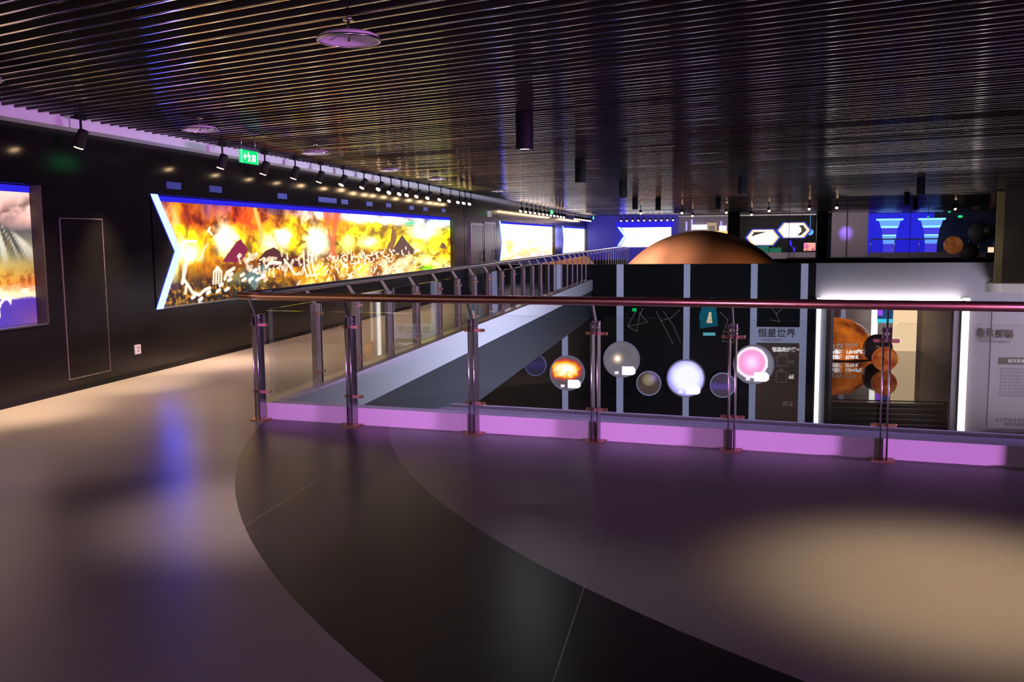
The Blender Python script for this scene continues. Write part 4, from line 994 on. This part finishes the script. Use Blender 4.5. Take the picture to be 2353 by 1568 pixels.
for k in range(10):
    x = FX(-.55) + k * .32
    t = thing('track_spotlight', '%s tiny lit spotlight of the row over the end screen, from the left' % num[k], 'spotlight', (x, 53.2, 2.55), 0, 'track spotlights over the end screen')
    o = obj('stem', TM[0], None, t, (0, 0, .12)); h = obj('lamp_head', TM[1], None, t); h.rotation_euler = (R(-45), 0, 0); obj('lens', TM[2], None, h)
# lilac fluted wall with lit display behind the dome
struct(BX('wall_far', FX(2.62), FX(5.6), END, END + .2, 0, 2.7, mat('lilac fluted wall', (.22, .19, .24), .4, noise=.1)))
ld = thing('lit_display', 'small white and orange lit display just above the dome peak', 'display', (FX(4.3), 53.9, 1.6))
for nm, x0, x1, z0, z1, mm in (('light_band', -.95, -.10, .35, .62, emat('display white', (1.6, 1.3, 1.7), 1)), ('light_band', .55, .95, .25, .55, emat('display white b', (1.5, 1.2, 1.6), 1)), ('amber_band', -.95, 1.0, .08, .25, emat('display amber', (1.5, .75, .2), 1)), ('glass_case', -.12, .42, .0, .72, mat('case', (.5, .42, .3), .3, emit=(.4, .3, .15), es=.6)), ('case_front', -.02, .30, .1, .55, mat('case front', (.2, .17, .14), .3, emit=(.2, .18, .14), es=.5))):
    b = bmesh.new(); box(b, x0, x1, -.06 - (.06 if 'case' in nm else 0) - (.05 if nm == 'case_front' else 0), 0, z0, z1); obj(nm, b, mm, ld)
for k, (s, h) in enumerate(((3.05, .5), (3.35, .62), (4.95, .5))):
    b = bmesh.new(); cyl(b, (0, 0, 0), (0, 0, h), .05, n=10); tag(obj('wall_light_tube', b, emat('lilac tube %d' % k, (.5, .42, .95), 1), None, (FX(s), 53.9, 1.9)), ['short lilac light tube left of the dome peak', 'second lilac light tube left of the dome peak', 'lilac light tube right of the lit display'][k], 'light')
for k, (s, c) in enumerate(((5.65, 1), (10.42, 1))):
    tag(BX('square_column', FX(s) * .925 - .29, FX(s) * .925 + .30 - .08 * k, 50.0, 50.5, 0, CEIL + .15, M['black']), ['thick black column behind the right side of the dome', 'thick black column between the hexagon screens and the pale panels'][k], 'column')
struct(BX('trim_14', FX(2.6), FX(10.1), 53.6, 53.75, 2.66, 2.74, mat('pale cornice', (.5, .46, .46), .4, emit=(.3, .26, .26), es=.3)))
# dark recessed room with two hexagon screens
struct(BX('wall_far', FX(5.6), FX(10.3), 57.0, 57.2, 0, 3.0, mat('near black room wall', (.02, .016, .014), .5)))
struct(BX('wall_parapet', FX(6.0), FX(10.3), 53.8, 53.95, .0, .64, mat('lilac grey parapet', (.40, .33, .38), .5)))
for k, s in enumerate((6.05, 6.75, 7.5, 9.0, 9.85)):
    spot((FX(s), 56.75, 2.85), (FX(s), 56.98, 1.6), (1, .75, .6), 3.0, 50, .8, .02)
def hexa(sx_, z, w_, h_, y, label, dark):
    t = thing('hexagon_screen', label, 'screen', (FX(sx_), y, z), 0, 'hexagon screens')
    P = [(-w_, 0), (-w_ * .62, h_), (w_ * .62, h_), (w_, 0), (w_ * .62, -h_), (-w_ * .62, -h_)]
    def ring(sc0, sc1, y0, y1, m_, nm):
        b = bmesh.new()
        L_ = [[b.verts.new((p[0] * sc, yy, p[1] * sc)) for p in P] for sc, yy in ((sc0, y0), (sc1, y0), (sc1, y1), (sc0, y1))]
        for k in range(4):
            for i in range(6): b.faces.new((L_[k][i], L_[k][(i + 1) % 6], L_[(k + 1) % 4][(i + 1) % 6], L_[(k + 1) % 4][i]))
        obj(nm, b, m_, t)
    ring(.88, 1.0, -.06, .05, emat('amber frame', (1.3, .75, .4), 1), 'frame'); ring(1.0, 1.12, 0, .05, emat('blue halo frame', (.03, .06, .5), 1), 'halo_frame')
    b = bmesh.new(); A = [b.verts.new((p[0] * .88, -.02, p[1] * .88)) for p in P]; b.faces.new(A); obj('screen_face', b, emat('white screen', (1.6, 1.5, 1.5), 1), t)
    b = bmesh.new()
    pts = [(.30, .62), (.55, .72), (.80, 0), (.45, -.70), (.2, -.70), (.46, -.2), (.46, .2)] if dark == 'r' else [(-.72, .1), (-.55, .72), (.25, .72), (-.45, .30)]
    A = [b.verts.new((p * w_, -.03, q_ * h_)) for p, q_ in pts]; b.faces.new(A); obj('dark_patch', b, mat('dark screen patch', (.05, .035, .02), .4, emit=(.05, .035, .02), es=1), t)
    b = bmesh.new(); cyl(b, (-w_ * .5, .02, h_), (-w_ * .5, .02, CEIL - z), .008, n=6); cyl(b, (w_ * .5, .02, h_), (w_ * .5, .02, CEIL - z), .008, n=6); obj('hanger', b, M['black'], t)
hexa(7.17, 1.48, .86, .42, 53.2, 'left hexagon screen, mostly white with a tapering lower edge', 'l')
hexa(8.80, 1.85, .84, .40, 53.2, 'right hexagon screen, higher, with a dark right corner', 'r')
tag(BX('lit_band', FX(6.75), FX(7.75), 53.25, 53.3, 1.10, 1.30, emat('white band', (1.5, 1.5, 1.5), 1)), 'white glowing band under the left hexagon screen', 'light')
for k, (s0, s1, z0, z1) in enumerate(((6.9, 7.7, .65, 1.08), (7.75, 8.4, .65, .95))):
    b = bmesh.new(); nn = 12
    top = [(s0 + (s1 - s0) * i / nn, z1 - .12 * abs(math.sin(i * 1.3 + k))) for i in range(nn + 1)]
    A = [b.verts.new((FX(x), 56.0, z)) for x, z in [(s0, .0)] + top + [(s1, .0)]]; B = [b.verts.new((FX(x), 56.2, z)) for x, z in [(s0, .0)] + top + [(s1, .0)]]
    b.faces.new(A); b.faces.new(B[::-1])
    for i in range(len(A)): b.faces.new((A[i], A[(i + 1) % len(A)], B[(i + 1) % len(A)], B[i]))
    tag(obj('green_diorama', b, mat('green scenery %d' % k, (.03, .16, .10), .6, emit=(.01, .12, .07), es=.8)), ['green lit scenery below the left hexagon screen', 'smaller green scenery between the hexagon screens'][k], 'scenery')
for k, (s, z, h) in enumerate(((8.66, 1.0, .3), (8.78, .70, .24))):
    t = thing('blue_light_tube', ['upper blue light tube under the right hexagon screen', 'lower blue light tube under the right hexagon screen'][k], 'light', (FX(s) + .03 * k, 53.6 - .35 * k, 0))
    b = bmesh.new(); cyl(b, (0, 0, z + h), (.05, 0, z), .05, n=10); obj('tube', b, emat('blue tube %d' % k, (.06, .03, 1.6), 1), t)
    b = bmesh.new(); cyl(b, (.02, .06, 0), (.02, .06, z + h * .9), .015, n=6); cyl(b, (.02, .06, 0), (.02, .06, .02), .1, n=12); obj('stand', b, M['black'], t)
sc_ = thing('amber_screen', 'small orange screen beside the black column', 'screen', (FX(9.85), 55, .62))
Tg, Zg = np.meshgrid(np.linspace(0, 1, 30), np.linspace(0, 1, 20)); nn = fbm(Tg * 4, Zg * 4, 77, 3)
grid_picture('picture_panel', -.33 + .66 * Tg, np.zeros(Tg.shape), .08 + .45 * Zg, np.stack([.9 * nn * 1.6, .5 * nn * nn * 1.8, .15 + .4 * Zg * (1 - nn)], -1), SM, sc_)
b = bmesh.new(); box(b, -.35, .35, .01, .05, .06, .56); box(b, -.02, .02, .01, .05, -.6, .06); obj('stand', b, M['black'], sc_)
b = bmesh.new(); sphere(b, (0, 0, 0), .18, 20, 12); cyl(b, (0, 0, 0), (0, 0, CEIL - 1.75), .01, n=6); tag(obj('cyan_lamp', b, emat('cyan lamp', (.15, .5, 1.1), 1), None, (FX(9.85), 55, 1.75)), 'blurred cyan lamp above the small orange screen', 'light')
# pale panels right of the column
for k, (a_, c_) in enumerate(((10.85, 11.66), (11.69, 12.74))):
    tag(BX('partition_panel', FX(a_), FX(c_), 53.9, 54.0, 0, 2.80, mat('pale partition %d' % k, (.30, .25, .28), .5, noise=.05)), ['narrow pale partition panel right of the black column', 'wider pale partition panel left of the blue room'][k], 'panel')
spot((FX(11.6), 52.9, 1.9), (FX(11.6), 54, 1.65), (.30, .15, 1.0), 110, 50, 1.0)
# blue room
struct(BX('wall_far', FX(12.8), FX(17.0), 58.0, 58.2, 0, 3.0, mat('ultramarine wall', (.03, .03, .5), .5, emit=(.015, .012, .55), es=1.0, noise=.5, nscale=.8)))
struct(BX('wall_far', FX(17.0), 22, 58.0, 58.2, 0, 3.0, mat('dim grey wall', (.10, .10, .11), .5)))
struct(BX('wall_parapet', FX(12.8), FX(19.2), 53.9, 54.05, 0, .60, mat('dark lilac parapet', (.20, .16, .18), .5)))
def glow_col(s, y, label, kx):
    t = thing('glowing_column', label, 'column', (FX(s) * y / 54, y, 0), 0, 'blue glowing columns')
    g1, g2, g3 = emat('cyan glow a' + str(kx), (.35, .95, 2.2), 1), emat('cyan glow b' + str(kx), (.16, .42, 1.6), 1), emat('indigo shaft' + str(kx), (.07, .05, .75), 1)
    for nm, w0, w1, z0, z1, mm in (('shaft', .30, .30, 0, 1.05, g3), ('shaft', .30, .36, 1.05, 1.48, g2), ('light_ring', .36, .36, 1.48, 1.56, g1), ('shaft', .37, .42, 1.56, 1.92, g3), ('light_ring', .42, .48, 1.92, 2.04, g1), ('capital', .48, .56, 2.04, 2.34, g2), ('light_ring', .68, .72, 2.34, 2.44, g1)):
        b = bmesh.new(); lathe(b, [(0, z0), (w0, z0), (w1, z1), (0, z1)], 28); obj(nm, b, mm, t)
    return t
glow_col(13.85, 55.6, 'left blue-white stepped glowing column in the blue room', 1); glow_col(15.98, 55.6, 'right blue-white stepped glowing column in the blue room', 2)
bt = thing('glass_balustrade', 'faint glass balustrade in front of the blue glowing columns', 'railing', (FX(15.9), 53.97, 0))
b = bmesh.new(); box(b, -3.0, 3.2, -.01, .01, .6, 1.28); obj('glass_panel', b, M['glass'], bt)
b = bmesh.new(); cyl(b, (-3.0, 0, 1.32), (3.2, 0, 1.32), .035, n=10); obj('handrail', b, M['dark_grey'], bt)
for k in range(6):
    b = bmesh.new(); cyl(b, (-3 + k * 1.24, 0, .6), (-3 + k * 1.24, 0, 1.3), .02, n=8); obj('post', b, M['steel'], bt)
area((3.0, 51.0, 2.6), (3.0, 54.0, .9), (1, .84, .92), 60, 12.0, .3)  # this and the next are added fill for parapets, far wall and panels
area((9.5, 51.2, 2.6), (9.5, 54.0, .5), (1, .84, .92), 22, 6.0, .3)
# far slab edge
struct(BX('trim_15', -3.58, 20, 50.0, 50.25, -1.4, .38, M['black']))
struct(BX('trim_16', FX(8.2), FX(12.9), 50.3, 50.4, .38, .44, M['grey']))
# planet models hung over the opening
def planet(x, z, r, m, label, y=42.0):
    k_ = y / 42.0; x, z, r = x * k_, EYE + (z - EYE) * k_, r * k_
    t = thing('planet_model', label, 'planet model', (x, y, z), 0, 'planet models hung over the opening')
    b = bmesh.new(); sphere(b, (0, 0, 0), r, 28, 18); obj('globe', b, m, t)
    b = bmesh.new(); cyl(b, (0, 0, r * .9), (0, 0, CEIL - z), .004, n=6); obj('wire', b, M['black'], t)
planet(10.32, 1.10, .37, planet_mat('orange globe', (.40, .10, .02), (.62, .24, .08), .25, .3, 4), 'orange planet model hanging at the far right', 40.0)
planet(11.30, 1.62, .42, mat('mauve globe', (.20, .16, .19), .5, noise=.3), 'mauve grey planet model, highest of the far right group', 45.6)
planet(10.95, .84, .37, mat('dim globe', (.12, .09, .10), .5, noise=.3), 'dim brown-grey planet model below the orange one', 43.0)
planet(11.75, 1.69, .24, mat('dark globe', (.08, .06, .05), .4, noise=.3), 'small dark planet model at the edge of the brown pillar', 39.0)
for k, (x, y, z, r, lab) in enumerate(((11.05, 44, 2.31, .10, 'green emergency light glow at the far right, lower one'), (10.6, 44, 2.52, .06, 'tiny green emergency light at the far right, upper one'), (9.75, 44, 2.33, .05, 'tiny green light at the side of the right glowing column'))):
    b = bmesh.new(); sphere(b, (0, 0, 0), r, 16, 10); t = thing('green_lamp', lab, 'light', (x, y, z)); o = obj('lens', b, emat('green lamp %d' % k, (.02, .7, .25), 1), t); o.scale = (1, 1, .6)
    b = bmesh.new(); cyl(b, (0, 0, r * .4), (0, 0, CEIL - z), .01, n=6); obj('rod', b, M['black'], t)
for k, (s, lab) in enumerate(((8.62, 'thin wire in front of the hexagon screens'), (11.65, 'thin wire in front of the pale panels'), (14.9, 'thin wire in front of the blue room'))):
    b = bmesh.new(); cyl(b, (FX(s) * 45 / 54, 45, .0), (FX(s) * 45 / 54, 45, CEIL), .012, n=6); tag(obj('hanging_wire', b, M['black']), 'vertical ' + lab, 'wire')
for k, (x, z, wd) in enumerate(((11.95, .98, .28), (12.75, 1.06, .12))):
    tag(BX('lit_showcase', x * 1.19 - .15, x * 1.19 + wd, 51.0, 51.2, 0.0, .62, M['dark_grey']), ['dark plinth of the peach showcase left of the brown pillar', 'dark plinth of the tiny peach light beside the brown pillar'][k], 'plinth')
    tag(BX('lit_showcase', x * 1.19, x * 1.19 + wd * .8, 51.0, 51.2, .62, .62 + .26, emat('peach light %d' % k, (1.3, .75, .5), 1)), ['small peach lit showcase left of the brown pillar', 'tiny peach light beside the brown pillar'][k], 'light')

spot((7.6, 25.5, 2.6), (8.8, 28.5, 0), (1, .85, .85), 160, 60, 1.0)  # added spot without a fixture, brightens the white curb
# right pillar and its white curb
b = bmesh.new(); prism(b, [(8.30, 29.2), (10.8, 29.2), (10.8, 31.4), (8.98, 31.4)], .0, CEIL + .15); pl = obj('brown_pillar', b, M['brown'])
tag(pl, 'massive dark brown pillar at the right picture edge', 'pillar')
b = bmesh.new(); box(b, 8.29, 8.48, 29.10, 29.19, 0.14, 2.75); tag(obj('pillar_edge_trim', b, mat('olive trim', (.13, .10, .05), .5, emit=(.06, .045, .015), es=.3)), 'olive lit edge strip of the brown pillar', 'trim')
b = bmesh.new(); n = 18
pts = [(8.05 + .35 - .35 * math.cos(PI / 2 * i / n), 29.1 - .35 * math.sin(PI / 2 * i / n)) for i in range(n + 1)] + [(9.5, 28.25), (16, 26.6), (22, 25), (22, 31.76), (9.0, 31.76)]
prism(b, pts, -.11, .14); struct(obj('floor', b, M['white']))
